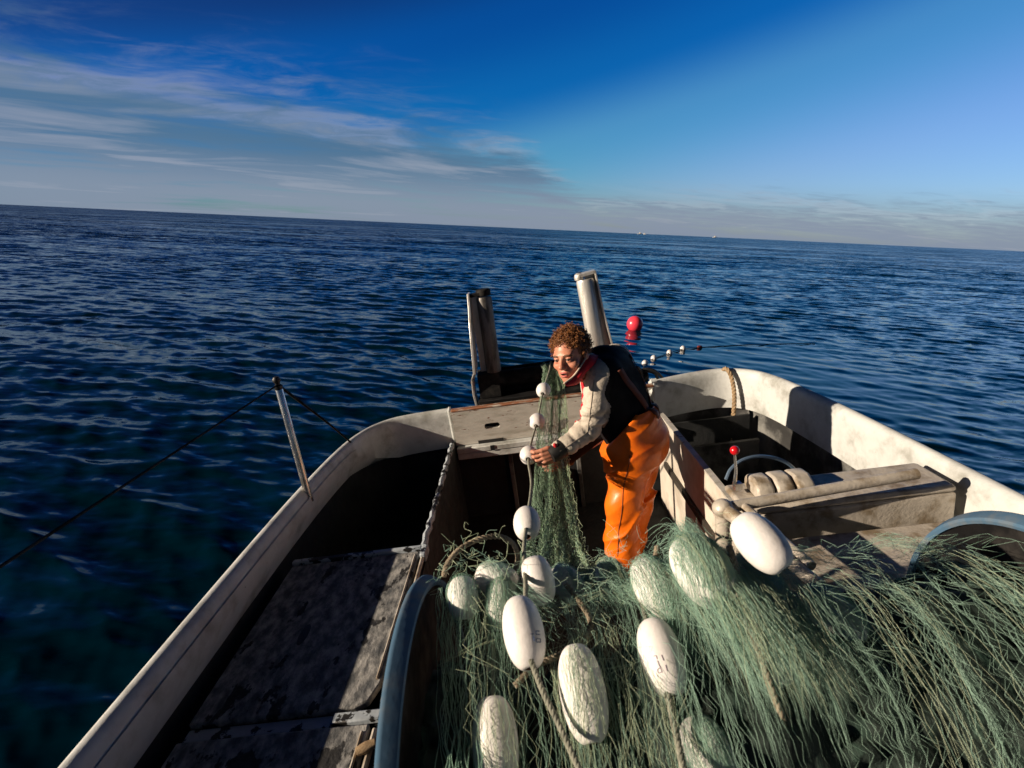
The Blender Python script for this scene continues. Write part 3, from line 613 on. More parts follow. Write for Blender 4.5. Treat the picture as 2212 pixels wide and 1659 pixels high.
SD = unit(np.cross(UPV, FW)); SD = SD if SD[1] < 0 else -SD
TF = [SD, FW, UPV]
LS = at(1288, 806, y=2.40); LE = at(1274, 925, y=2.34); LW = at(1208, 972, y=2.26); LH = at(1172, 985, y=2.25)
RS = NECK-SD*.175+np.array([0, 0, -.035]); RE = at(1296, 948, y=2.74); RWR = at(1222, 992, y=2.55); RH = at(1186, 1002, y=2.50)
LHIP, RHIP = PEL+SD*.085+np.array([0, 0, -.03]), PEL-SD*.085+np.array([0, 0, -.03])
LK, RK = at(1344, 1085, y=2.40), at(1368, 1085, y=2.54); LA, RA = np.array([.362, 2.42, .08]), np.array([.425, 2.59, .08])
man = thing('person', FEET, 'curly haired fisherman in orange oilskin trousers and black jacket hauling the net', 'person')
def mpart(mb, name, m, parent=man, **kw): return mb.build(name, m, parent=parent, org=FEET, **kw)

# head frame: X his left, Y forward, Z up
hf = unit((-.54, -.84, .01)); hu = unit(np.array([-.10, .02, 1.0])); hx = unit(np.cross(hu, hf))*-1.0; hx = -unit(np.cross(hf, hu))*-1.0
hl = unit(np.cross(hu, hf)); hu = unit(np.cross(hf, hl)); HF = np.array([hl, hf, hu])            # hl: his left
HF_S = 1.0
def H(p): return HEAD+np.asarray(p)@HF*HF_S
def build_body():
    # head and neck, fine
    f = Field(HEAD-.19, HEAD+np.array([.19, .22, .17]), .0030)
    E = lambda c, r, k=.012: f.add(f.ell(H(c), np.array(r)*HF_S, HF), k)
    f.add(f.ell(H((0, -.012, .034)), np.array((.073, .092, .086))*HF_S, HF)); E((0, .030, -.030), (.059, .058, .084), .03)
    E((0, .058, -.100), (.028, .026, .021), .03); E((.036, .018, -.075), (.022, .040, .030), .02); E((-.036, .018, -.075), (.022, .040, .030), .02)
    E((0, .074, .022), (.048, .016, .013), .02); E((.024, .083, .020), (.020, .010, .007), .010); E((-.024, .083, .020), (.020, .010, .007), .010)
    for sx in (-1, 1):
        E((.043*sx, .056, -.030), (.022, .024, .018), .02)
        f.sub(f.ell(H((.031*sx, .098, .000)), (.020, .022, .0125), HF), .008)
        E((.031*sx, .0745, -.001), (.0135, .0125, .0105), .003); E((.031*sx, .079, .0065), (.0165, .010, .0042), .004); E((.031*sx, .077, -.0095), (.015, .010, .004), .005)
        E((.079*sx, -.008, -.006), (.009, .020, .031), .008)
    f.add(f.cap(H((0, .084, .014)), H((0, .108, -.028)), .0085, .0115), .010); E((0, .110, -.031), (.0125, .011, .010), .006)
    for sx in (-1, 1): E((.0125*sx, .096, -.036), (.0085, .011, .0075), .006)
    E((0, .078, -.064), (.028, .018, .022), .015)
    E((0, .0925, -.0600), (.0200, .0085, .0055), .004); E((0, .0905, -.0775), (.0180, .0100, .0072), .004)
    for sx in (-1, 1): f.sub(f.ell(H((.0225*sx, .094, -.0725)), np.array((.006, .010, .004))*HF_S, HF), .005)
    f.sub(f.ell(H((0, .103, -.068)), np.array((.0160, .018, .0048)), HF), .003)
    f.sub(f.ell(H((0, .094, -.086)), (.018, .007, .004), HF), .006)
    f.add(f.cap(H((0, -.020, -.06)), NECK+np.array([0, 0, -.03]), .054, .064), .02)
    V, F = f.mesh(); L = (V-HEAD)@HF.T/HF_S; cen = L[F].mean(1); mi = np.zeros(len(F), int)
    x, y, z = np.abs(cen[:, 0]), cen[:, 1], cen[:, 2]
    lipz = ((x/.0195)**2+((z+.0603)/.0054)**2 < 1.0) | ((x/.0175)**2+((z+.0775)/.0068)**2 < 1.0)
    mi[lipz & (y > .083)] = 1
    mi[(np.abs(z+.0685) < .0040) & (x < .0165) & (y > .07) & (y < .0935)] = 4
    mi[((x-.031)/.0130)**2+((z+.001)/.0050)**2 < 1.0] = np.where((y > .06), 2, 0)[((x-.031)/.0130)**2+((z+.001)/.0050)**2 < 1.0]
    mi[(((cen[:, 0]-.034)/.0055)**2+((z+.001)/.0062)**2 < 1.0) & (y > .06)] = 5; mi[(((cen[:, 0]+.028)/.0055)**2+((z+.001)/.0062)**2 < 1.0) & (y > .06)] = 5
    mi[(x > .016) & (x < .046) & (np.abs(z-.0052) < .0016) & (y > .06)] = 3
    bz = .0195+.004*np.sin(np.clip((x-.012)/.036, 0, 1)*np.pi); mi[(x > .012) & (x < .050) & (np.abs(z-bz+.002) < .0045) & (y > .04)] = 3
    mb = MB(); mb.add(V, F, mi)
    # hands, fine
    for Wp, Hp, sgn in ((LW, LH, 1), (RWR, RH, -1)):
        e = unit(Hp-Wp); up = unit(np.array([0, 0, 1])-e*e[2]); n = np.cross(e, up)                   # n: across the palm
        if n[1] > 0: n = -n                                                                           # back of the hand faces the camera
        q = lambda a, b, c: Wp+e*a+up*b+n*c
        f = Field(np.minimum(Wp, Hp)-.14, np.maximum(Wp, Hp)+.13, .0030)
        f.add(f.cap(Wp-unit(Wp-(LE if sgn > 0 else RE))*.03, q(.012, 0, 0), .028, .027)); f.add(f.ell(q(.055, .0, .0), (.046, .040, .0165), [e, up, n]), .02)
        for i, (oz, ln) in enumerate(((.031, .92), (.011, 1.0), (-.009, .95), (-.028, .78))):
            sp = (1.5-i)*.004; k0 = q(.085-abs(1.2-i)*.004, oz, .006); k1 = k0+e*.040*ln+up*(sp-.004)-n*.006; k2 = k1+e*.008*ln-n*.027*ln-up*.004; k3 = k2-e*.017*ln-n*.010*ln-up*.002
            f.add(f.cap(k0-e*.03, k0, .0095, .0105), .008); f.add(f.cap(k0, k1, .0100, .0088), .003); f.add(f.cap(k1, k2, .0088, .0082), .003); f.add(f.cap(k2, k3, .0082, .0070), .003)
        t0 = q(.022, -.022, -.004); t1 = q(.055, -.046, -.008); t2 = q(.088, -.050, -.016); t3 = q(.108, -.044, -.026)
        f.add(f.cap(t0, t1, .0150, .0120), .012); f.add(f.cap(t1, t2, .0115, .0098), .004); f.add(f.cap(t2, t3, .0095, .0076), .003)
        V, F = f.mesh(); mb.add(V, F, 0)
    # the body under the clothes
    f = Field((-.05, 2.1, -.02), (.80, 3.0, 1.36), .016)
    f.add(f.cap(PEL, NECK-UPV*.08, .11, .10)); f.add(f.cap(LS+np.array([.03, .05, -.02]), RS, .06, .06), .05)
    for a, b, c, r in ((LS, LE, LW, .040), (RS, RE, RWR, .040)): f.add(f.cap(a+(NECK-a)*.25, b, .038, .026), .01); f.add(f.cap(b, c, .026, .024), .0)
    for a, b, c in ((LHIP, LK, LA), (RHIP, RK, RA)): f.add(f.cap(a, b, .075, .050), .05); f.add(f.cap(b, c, .048, .034), .02)
    f.add(f.cap(NECK-UPV*.1, H((0, -.02, -.08)), .05, .045), .03)
    V, F = f.mesh(); mb.add(V, F, 0)
    mpart(mb, 'body', ['skin', 'lips', 'eye', 'brow', 'mouth', 'iris'], sharp=0)
build_body()

def build_jacket():
    f = Field((-.02, 2.06, .70), (.86, 3.02, 1.40), .0055)
    f.add(f.ell(PEL+UPV*.33, (.185, .122, .20), TF)); f.add(f.ell(PEL+UPV*.14, (.172, .138, .21), TF), .09)
    f.add(f.ell(PEL+UPV*.33-FW*.032, (.158, .108, .17), TF), .06)
    f.add(f.cap(LS+np.array([.05, .03, .0]), RS, .075, .082), .06); f.add(f.cap(NECK-UPV*.05, NECK+UPV*.015, .095, .070), .05)
    bodyd = f.d.copy()
    arm = smin(f.cap(LS+np.array([.018, .01, -.01]), LE, .073, .060), f.cap(LE, LW+unit(LW-LE)*.005, .062, .045), .03)
    V3 = np.stack([f.X.ravel(), f.Y.ravel(), f.Z.ravel()], 1)
    near = (arm.ravel() < .05); t1, d1 = along(V3[near], LS, LE); t2, d2 = along(V3[near], LE, LW)
    s_ = np.where(d1 < d2, t1*.34, .34+t2*.2); Pn = V3[near]
    fold = vnoise(s_*32+Pn[:, 0]*9, Pn[:, 0]*7+20, Pn[:, 1]*9+Pn[:, 2]*5+20, 2)*.0105+vnoise(s_*62+Pn[:, 1]*14, Pn[:, 0]*12+5, Pn[:, 2]*9+9, 4)*.0050
    fold *= np.clip(.35+1.1*np.exp(-((s_-.30)/.11)**2)+.5*np.exp(-((s_-.5)/.06)**2), 0, 1.4)
    arm2 = arm.ravel().copy(); arm2[near] -= fold.astype(np.float32); arm = arm2.reshape(arm.shape)
    f.add(arm, .022)
    ra = smin(f.cap(RS, RE, .075, .062), f.cap(RE, RWR, .062, .046), .03); f.add(ra, .03)
    n = vnoise(f.X*11+3, f.Y*11+5, f.Z*9+1, 8)*.007; f.d = f.d-n.astype(np.float32)*(bodyd < arm)
    f.cut(PEL+UPV*.02, -UPV, .01)
    # hollow the cuffs a little
    for w, e in ((LW, unit(LW-LE)), (RWR, unit(RWR-RE))): f.sub(f.cap(w-e*.01, w+e*.06, .030, .040), .004)
    V, F = f.mesh(); c = V[F].mean(1); mi = np.zeros(len(F), int)
    t1, d1 = along(c, LS, LE); t2, d2 = along(c, LE, LW); la = np.minimum(d1, d2)
    w = (c-PEL)@SD; vs = (c-PEL)@FW
    T = (c-PEL)@UPV
    r1, q1 = along(c, RS, RE); r2, q2 = along(c, RE, RWR); ra_ = np.minimum(q1, q2)
    isarm = (la < .11) & (la < ra_) & (w > .065) & (c[:, 0]+.25*(c[:, 1]-2.38) < .347+.02*np.sin(c[:, 2]*30)) & ((t1 < .55) | (la < .088))
    rarm = (ra_ < .09) & (ra_ < la) & (w < -.12); left = isarm.copy(); isarm |= rarm
    mi[isarm] = 1
    # red toothed stripe down the front of the left sleeve
    ax = unit(LE-LS); cd = unit(np.array([-.93, -.30, 0])-ax*(ax@np.array([-.93, -.30, 0]))); sd2 = np.cross(ax, cd); rel = c-LS
    ang = np.arctan2(rel@sd2, rel@cd); k = (t1*.36) % .062/.062; wid = .30+.55*(1-np.abs(2*k-1))
    vis = np.sign(sd2[1])*-1
    mi[left & (d1 < .10) & (t1 > .12) & (t1 < .97) & (d1 <= d2+.01) & (ang*vis > -1.2) & (ang*vis < -.55+wid*.75)] = 2
    global JB; JB = BVHTree.FromPolygons([tuple(v) for v in V], [tuple(int(i) for i in f_) for f_ in F])
    mb = MB(); mb.add(V, F, mi); j = mpart(mb, 'jacket', ['jacket', 'sleeve', 'red'], sharp=0)
    # collar: a red stand turned open at the front, cream piping along its rim
    up = np.array([at(1290, 768, y=2.56), at(1276, 765, y=2.43), at(1266, 773, y=2.36), at(1250, 798, y=2.315), at(1236, 815, y=2.31), at(1218, 829, y=2.285)])
    lo = np.array([at(1312, 776, y=2.60), at(1297, 777, y=2.45), at(1283, 788, y=2.365), at(1265, 807, y=2.325), at(1249, 829, y=2.325), at(1226, 835, y=2.30)])
    us, ls = spline(up, 40), spline(lo, 40); G = np.stack([us+(ls-us)*k for k in np.linspace(0, 1, 8)], 1)
    nrm = np.cross(np.gradient(G, axis=0), np.gradient(G, axis=1)); nrm /= np.linalg.norm(nrm, axis=2, keepdims=True)+1e-9
    nrm *= np.sign((nrm*np.array([0, -1, 0])).sum(2, keepdims=True)+1e-9); bul = np.sin(np.linspace(0, np.pi, 8))[None, :, None]*.010
    mb = MB(); A = G+nrm*bul; B = A-nrm*.007; mb.grid(A); mb.grid(B, flip=True)
    for k in (0, -1): mb.grid(np.stack([A[:, k], B[:, k]], 1))
    mb.grid(np.stack([A[-1], B[-1]], 1)); co = mpart(mb, 'collar', 'red', j, sharp=0)
    mb = MB(); mb.strands((A[:, 0]+np.array([0, -.004, .002]))[None], .0045, 6, True); mpart(mb, 'piping', 'piping', co, sharp=0)
    # seam down the sleeve
    mb = MB()
    for a_, b_, n_ in ((LS+(LE-LS)*.08, LE, 30), (LE, LW-(LW-LE)*.05, 20)):
        u = np.linspace(0, 1, n_)[:, None]; cl_ = a_+(b_-a_)*u; sd3 = unit(np.array([-.28, -.95, .12])); pp = drape([JB], cl_+sd3*.1, cl_, .0012)
        mb.strands(pp[None], .0019, 5, True)
    mpart(mb, 'sleeve_seam', 'seam', j, sharp=0)
    # knitted cuff with a touch of red
    e = unit(LW-LE); mb = MB(); mb.strands(np.array([[LW-e*.02, LW+e*.012, LW+e*.035, LW+e*.052]]), np.array([.046, .044, .041, .035]), 18, True); mpart(mb, 'cuff', 'cuff', j)
    e2 = unit(RWR-RE); mb = MB(); mb.strands(np.array([[RWR-e2*.02, RWR+e2*.012, RWR+e2*.035, RWR+e2*.05]]), np.array([.046, .044, .041, .036]), 18, True); mpart(mb, 'cuff', 'cuff', j)
    tp = at(1199, 962, y=2.235); mb = MB(); mb.lathe([(0, -.012), (.008, -.008), (.010, 0), (.007, .009), (0, .012)], tp, (-.2, 0, 1), 8); mpart(mb, 'cuff_tab', 'red', j)
build_jacket()

def build_overalls():
    f = Field((.12, 2.16, .03), (.84, 2.94, 1.06), .0055)
    f.add(f.ell(PEL+np.array([0, 0, .0]), (.170, .165, .17), [unit((SD[0], SD[1], 0)), unit((-SD[1], SD[0], 0)), (0, 0, 1)]))
    f.add(f.ell(PEL+UPV*.07, (.182, .160, .12), TF), .06); f.add(f.ell(PEL+UPV*.16-FW*.012, (.178, .150, .15), TF), .05); f.add(f.ell(PEL-FW*.022-np.array([0, 0, .01]), (.145, .130, .13), TF), .05)
    hemL, hemR = LA+np.array([.0, .0, .05]), RA+np.array([0, 0, .05])
    L = smin(f.cap(LHIP, LK, .120, .098), f.cap(LK, hemL, .096, .088), .06); R = smin(f.cap(RHIP, RK, .122, .102), f.cap(RK, hemR, .098, .088), .06)
    f.add(smin(L, R, .012), .06)
    e1 = f.Z*.86+f.X*-.45+f.Y*.30; e2 = f.X*.80+f.Z*.5                        # creases run up to the right
    wob = vnoise(f.X*6+3, f.Y*6+8, f.Z*6+1, 17)*.9
    n = (.55-np.abs(vnoise(e1*8.5+wob, e2*2.2+7, f.Y*2+4, 11))*1.6)*.0170+(.5-np.abs(vnoise(e1*19+wob+5, e2*5+2, f.Y*5+9, 12))*1.6)*.0060+vnoise(f.X*9, f.Y*9, f.Z*5, 14)*.006
    n = n*np.clip(.55+.75*np.exp(-((f.Z-.66)/.20)**2)+.35*np.exp(-((f.Z-.22)/.16)**2), 0, 1.2)
    f.d = f.d-n.astype(np.float32)
    f.cut(np.array([0, 0, .075]), (0, 0, -1), .006)
    wp = PEL+UPV*.135; wn = unit(UPV+FW*.50+SD*.15); f.cut(wp, wn, .006)
    V, F = f.mesh(); mb = MB(); mb.add(V, F); o = mpart(mb, 'overalls', 'orange', sharp=0)
    # side seam
    OB = BVHTree.FromPolygons([tuple(v) for v in V], [tuple(int(i) for i in f_) for f_ in F])
    sp = [at(1362, 985, y=2.30), at(1357, 1020, y=2.29), at(1349, 1060, y=2.29), at(1342, 1110, y=2.30), at(1337, 1160, y=2.31), at(1335, 1205, y=2.32)]
    sp = spline(sp, 50); pp = drape([OB], sp, sp*np.array([1, 0, 1])+np.array([0.0, 2.48, 0]), .0010); mb = MB(); mb.strands(pp[None], .0018, 5, True); mpart(mb, 'side_seam', 'strap', o, sharp=0)
    for s0, s1 in ((-.02, .10), (-.05, -.15)):
        k = np.linspace(0, 1, 40); ctr = PEL+UPV*(.10+k*.33)[:, None]; row = []
        for w_ in (-.019, .019):
            pts = ctr+SD*(s0+(s1-s0)*k+w_)[:, None]*1.0-FW*.14
            cl_ = ctr+SD*((s0+(s1-s0)*k+w_)*.75)[:, None]; row.append(drape([OB, JB], pts, cl_, .003))
        mb = MB(); mb.grid(np.stack(row, 1)); ob = mpart(mb, 'brace', 'strap', o, sharp=0); sm = ob.modifiers.new('thickness', 'SOLIDIFY'); sm.thickness = .004; sm.offset = 1
    for a in (LA, RA):
        f = Field(a-np.array([.22, .2, .09]), a+np.array([.14, .2, .14]), .009); f.add(f.cap(a+np.array([0, 0, .1]), a, .062, .055)); f.add(f.ell(a+np.array([-.06, .05, -.045]), (.12, .055, .045), [unit((-.75, .65, 0)), unit((.65, .75, 0)), (0, 0, 1)]), .04); f.cut(np.array([0, 0, .003]), (0, 0, -1))
        V, F = f.mesh(); mb = MB(); mb.add(V, F); mpart(mb, 'boot', 'boot', sharp=0)
build_overalls()

def build_hair():
    rs = np.random.RandomState(11); mb = MB()
    f = Field(HEAD-.17, HEAD+.18, .006); f.add(f.ell(H((0, -.022, .044)), np.array((.080, .092, .086))*HF_S, HF)); f.add(f.ell(H((0, -.060, -.01)), np.array((.066, .060, .075))*HF_S, HF), .03)
    f.sub(f.ell(H((0, .10, -.030)), np.array((.075, .085, .082))*HF_S, HF), .012)
    for sx in (-1, 1): f.sub(f.ell(H((.085*sx, .02, -.055)), (.03, .04, .05), HF), .01)
    f.d -= (vnoise(f.X*75, f.Y*75, f.Z*75, 21)*.007).astype(np.float32)
    V, F = f.mesh(); mb.add(V, F)
    P = []
    n = 0
    while n < 1700:
        d = unit(rs.randn(3)); p = np.array([0, -.022, .044])+d*np.array([.082, .094, .089])
        if d[2] < -.45 and d[1] > -.2: continue
        hl_ = .052+.012*math.cos(p[0]*40)
        if p[1] > .02 and p[2] < hl_ and abs(p[0]) < .066: continue
        if p[1] > -.005 and p[2] < .0 : continue
        if p[2] < -.075: continue
        ax = unit(d+rs.randn(3)*.8); a1 = unit(np.cross(ax, rs.randn(3))); a2 = np.cross(ax, a1); r = rs.uniform(.0032, .0095); t = np.linspace(0, rs.uniform(3, 8), 15)
        lift = rs.uniform(-.002, .010)+max(0, rs.randn()-.4)*.008
        P.append(p+d*lift+r*(np.cos(t)[:, None]*a1+np.sin(t)[:, None]*a2)+ax*(t[:, None]*.0013)); n += 1
    P = HEAD+np.array(P)@HF*HF_S; mb.strands(P, np.interp(np.linspace(0, 1, 15), [0, .2, .8, 1], [.0008, .0013, .0012, .0005]), 4)
    mpart(mb, 'hair', 'hair', sharp=0)
build_hair()

# ---------------------------------------------------------------- floats
def float_profile(L=.150, D=.088):
    a = np.linspace(0, math.pi, 26); z = -L/2*np.cos(a); r = D/2*np.sin(a)**.72
    pr = [(.0105, -L*.40), (.0115, -L*.485)]+[(max(q, .0175), p) for q, p in zip(r, z) if q > .016]+[(.0115, L*.485), (.0105, L*.40)]
    return pr
FLOATS = {}
def net_float(key, c, axis, label, L=.150, D=.088, mats='float_', group='white foam floats strung on the cork line', frame=BM, mark=None):
    t = thing('net_float', c, label, 'net float', group, frame=frame)
    pr = float_profile(L, D); mi = [1]+[0]*(len(pr)-3)+[1]; mb = MB(); mb.lathe(pr, c, axis, 32, mi); b = mb.build('foam_body', [mats, 'hole'], parent=t, org=c, sharp=50)
    mb = MB()
    mb.lathe([(.0102, -L*.44), (.0102, L*.44)], c, axis, 14); mb.build('bore', 'hole', parent=t, org=c)
    FLOATS[key] = (np.array(c), unit(axis), L/2, D/2); return t
def stamp(t, key, strokes, dirv_, mname, u0=0.0, sc=.012):     # faded strokes of lettering inked on the shell, running along the float
    c, ax, hl_, hd = FLOATS[key]; n = unit(np.asarray(dirv_)-ax*(ax@np.asarray(dirv_))); s = np.cross(ax, n); mb = MB()
    for st in strokes:
        pts = []
        for (a, b) in resample(np.array([(p[0], p[1], 0) for p in st], float), .12)[:, :2]:
            u = u0-b*sc; w = a*sc; rr = hd*math.sin(math.acos(np.clip(u/hl_, -1, 1)))**.72+.0004; th = w/rr
            pts.append(c+ax*u+rr*(math.cos(th)*n+math.sin(th)*s))
        mb.tube(np.array(pts), .0008, 5)
    mb.build('stamp', mname, parent=t, org=c)

# cork line from the bow roller through the hands back onto the drum
P1, P2, P3 = at(1174, 843, y=3.10), at(1160, 911, y=2.765), at(1142, 983, y=2.31)
P4, P5, P6 = at(1138, 1130, y=1.43), at(1162, 1254, y=1.12), at(1131, 1365, y=.91)
CORK = spline([np.array([.16, 3.66, 1.048]), np.array([.15, 3.58, 1.052]), at(1187, 800, y=3.46), P1, P2, P3, at(1148, 1045, y=1.95), P4, at(1132, 1190, y=1.24), at(1136, 1275, y=1.04), P6, at(1165, 1475, y=.80), at(1205, 1560, y=.735), at(1250, 1659, y=.66), at(1300, 1760, y=.58)], 240)
def tang(p): i = int(np.argmin(np.linalg.norm(CORK-p, axis=1))); i = min(max(i, 1), 238); return unit(CORK[i+1]-CORK[i-1])
SMALL = dict(L=.112, D=.078)
net_float('p1', P1, tang(P1), 'small white float on the stretched cork line nearest the bow roller', L=.105, D=.092)
net_float('p2', P2, tang(P2), 'white float on the stretched cork line in front of the bow board', L=.108, D=.094)
net_float('p3', P3, tang(P3), 'white float held in the hand of the fisherman', L=.112, D=.088)
net_float('p4', P4, unit(tang(P4)+np.array([.0, .0, -.5])), 'white float hanging on the line between the hand and the net pile', L=.115, D=.086)
net_float('p5', P5, unit(np.array([.10, -.55, -.62])), 'white float with a brown hole where the line meets the pile', L=.125, D=.085)
t6 = net_float('p6', P6, unit(np.array([.115, -.80, -.50])), 'bare white float with blue lettering at the front of the pile', L=.150, D=.089)
stamp(t6, 'p6', [[(0, 0), (1.0, 0)], [(0, .55), (1, .55)], [(0, 0), (0, .55)], [(1, 0), (1, .55)], [(0, 1.3), (.9, 1.3), (.9, 1.9), (0, 1.9)], [(1.5, .2), (1.5, 1.0)], [(1.5, 1.4), (2.1, 1.4)]], (.72, -.25, .55), 'markblue', u0=.035, sc=.011)
P9 = at(1428, 1418, y=.86); t9 = net_float('p9', P9, unit(np.array([.05, -.82, -.50])), 'bare white float with faded dark lettering beside the green net', L=.150, D=.090)
stamp(t9, 'p9', [[(0, 0), (0, .9)], [(.9, 0), (1.5, 0), (1.6, .5), (1.0, .7), (.9, 0)], [(1.0, .7), (1.1, 1.8)], [(.1, 1.6), (.2, 2.5)], [(1.1, 2.0), (1.1, 2.6), (1.6, 2.6)]], (-.10, -.35, .9), 'mark', u0=.036, sc=.0115)
P10 = at(1643, 1172, y=.93); net_float('p10', P10, unit(np.array([.40, -.70, -.52])), 'large bare white float on top of the pile at its right end', L=.132, D=.092)
COVER = ['n7', 'n8', 'n1', 'n2', 'n3', 'n4', 'n5', 'n6', 'n9', 'n10', 'n11', 'n12']
P7, P8 = at(1070, 1605, y=.775), at(1259, 1495, y=.80)
net_float('n7', P7, unit(np.array([.02, -.75, -.55])), 'white float under a few green strands at the lower left of the pile', L=.165, D=.092)
net_float('n8', P8, unit(np.array([.05, -.78, -.52])), 'white float veiled by net strands between the two bare lettered floats', L=.175, D=.092)
N1, N2, N3 = at(1000, 1292, y=1.07), at(1084, 1308, y=1.06), at(1515, 1232, y=.98)
net_float('n1', N1, unit(np.array([.02, -.6, -.55])), 'white float caught in net at the left corner of the pile', L=.105, D=.078)
net_float('n2', N2, unit(np.array([-.02, -.75, -.5])), 'green veiled float close beside the left corner float', L=.125, D=.078)
net_float('n3', N3, unit(np.array([.25, -.80, -.42])), 'largest net wrapped float bulging at the top of the pile', L=.165, D=.118)
N4, N5, N6 = at(1415, 1272, y=1.02), at(1322, 1250, y=1.19), at(1532, 1645, y=.72)
net_float('n4', N4, unit(np.array([.25, -.8, -.5])), 'net wrapped float directly above the bare float with faded lettering', L=.15, D=.095)
net_float('n5', N5, unit(np.array([.2, -.7, -.4])), 'bluish shaded float in net just below the orange trouser leg', L=.11, D=.082)
net_float('n6', N6, unit(np.array([.1, -.8, -.5])), 'net wrapped float at the lower right edge of the pile', L=.15, D=.095)
net_float('n9', at(1640, 1268, y=1.0), unit(np.array([.3, -.8, -.4])), 'net wrapped float below the large bare float on the right', L=.15, D=.095)
net_float('n10', at(1648, 1410, y=.90), unit(np.array([.2, -.8, -.5])), 'net wrapped float lowest in the column under the large bare float', L=.15, D=.092)
net_float('n11', at(1074, 1252, y=1.13), unit(np.array([.8, -.3, -.2])), 'half hidden float behind the green veiled one', L=.12, D=.082)
net_float('n12', at(1228, 1262, y=1.20), unit(np.array([.5, -.7, -.4])), 'shaded float sunk in net where the web meets the pile', L=.12, D=.078)
net_float('n13', at(1800, 1330, y=.98), unit(np.array([.4, -.8, -.4])), 'net wrapped float near the right flange of the drum', L=.15, D=.095); COVER.append('n13')
net_float('n14', at(1900, 1500, y=.88), unit(np.array([-.1, -.8, -.5])), 'net wrapped float close against the right drum flange', L=.15, D=.095); COVER.append('n14')

# ---------------------------------------------------------------- the net
net = thing('fishing_net', (0, .95, .75), 'pale green gillnet hauled over the bow and heaped on the drum', 'fishing net')
NO = (0, .95, .75)
def npart(mb, name, m, **kw): return mb.build(name, m, parent=net, org=NO, **kw)
# stretched web between the bow and the drum: knotted diamond meshes gathered into folds
def web_surface(u, v):                     # u across 0..1, v along 0..1 (numpy arrays)
    Lp = spline([np.array([.10, 3.64, 1.045]), np.array([.10, 3.56, 1.055]), at(1176, 800, y=3.48), at(1170, 850, y=3.10), at(1163, 920, y=2.75), at(1160, 990, y=2.32), at(1154, 1080, y=1.85), at(1142, 1160, y=1.5), at(1120, 1215, y=1.28), at(1085, 1250, y=1.17)], 300)
    Rp = spline([np.array([.29, 3.64, 1.045]), np.array([.28, 3.56, 1.055]), at(1214, 800, y=3.44), at(1220, 860, y=3.05), at(1224, 925, y=2.72), at(1224, 990, y=2.34), at(1238, 1080, y=1.90), at(1252, 1160, y=1.55), at(1272, 1215, y=1.32), at(1310, 1255, y=1.2)], 300)
    i = np.clip(v*299, 0, 298.999); a = i.astype(int); f = (i-a)[..., None]
    l = Lp[a]*(1-f)+Lp[a+1]*f; r = Rp[a]*(1-f)+Rp[a+1]*f
    w = np.linalg.norm(r-l, axis=-1)
    p = l+(r-l)*(u+.035*np.sin(u*19+v*5))[..., None]
    fold = .30*w*(np.sin(u*23+2.2*np.sin(v*4))*.5+np.sin(u*47+v*9)*.3)*np.sin(np.pi*np.clip(v*1.02, 0, 1))**.4
    sag = -.055*np.sin(np.pi*v)*np.sin(np.pi*np.clip(u, 0, 1))
    p[..., 1] += fold*.75; p[..., 2] += fold*.35+sag
    return p
def web(nu, nv, m, seed, name, u0=0.0, u1=1.0, rad=.0009, jit=.35):
    rs = np.random.RandomState(seed); mb = MB(); P = []
    j1 = rs.randn(nv+1, nu+2)*jit/nu; j2 = rs.randn(nv+1, nu+2)*jit*.5/nv; jj = rs.randn(nv+1, nu+2, 3)*.004
    for k in range(nu+1):
        for s in (0, 1):                      # two zigzag yarns per column meet at the knots
            iv = np.arange(nv+1); col = k+np.where((iv+s) % 2 == 0, 0.0, 1.0 if s == 0 else -1.0)
            ci = np.clip(col, 0, nu+1).astype(int)
            u = u0+(u1-u0)*np.clip(col+0.0, -.3, nu+.6)/nu+j1[iv, ci]; v = np.clip(iv/nv+j2[iv, ci], 0, 1)
            P.append(web_surface(u, v)+jj[iv, ci])
    mb.strands(np.array(P), rad, 3); return npart(mb, name, m, sharp=0)
web(74, 150, 'nettan', 1, 'stretched_web', -.05, 1.0, .00075)
web(54, 100, 'nettan', 2, 'stretched_web', -.05, .9, .0007, .6)
web(24, 140, 'netpale', 3, 'stretched_web', .5, 1.08, .00075, .25)

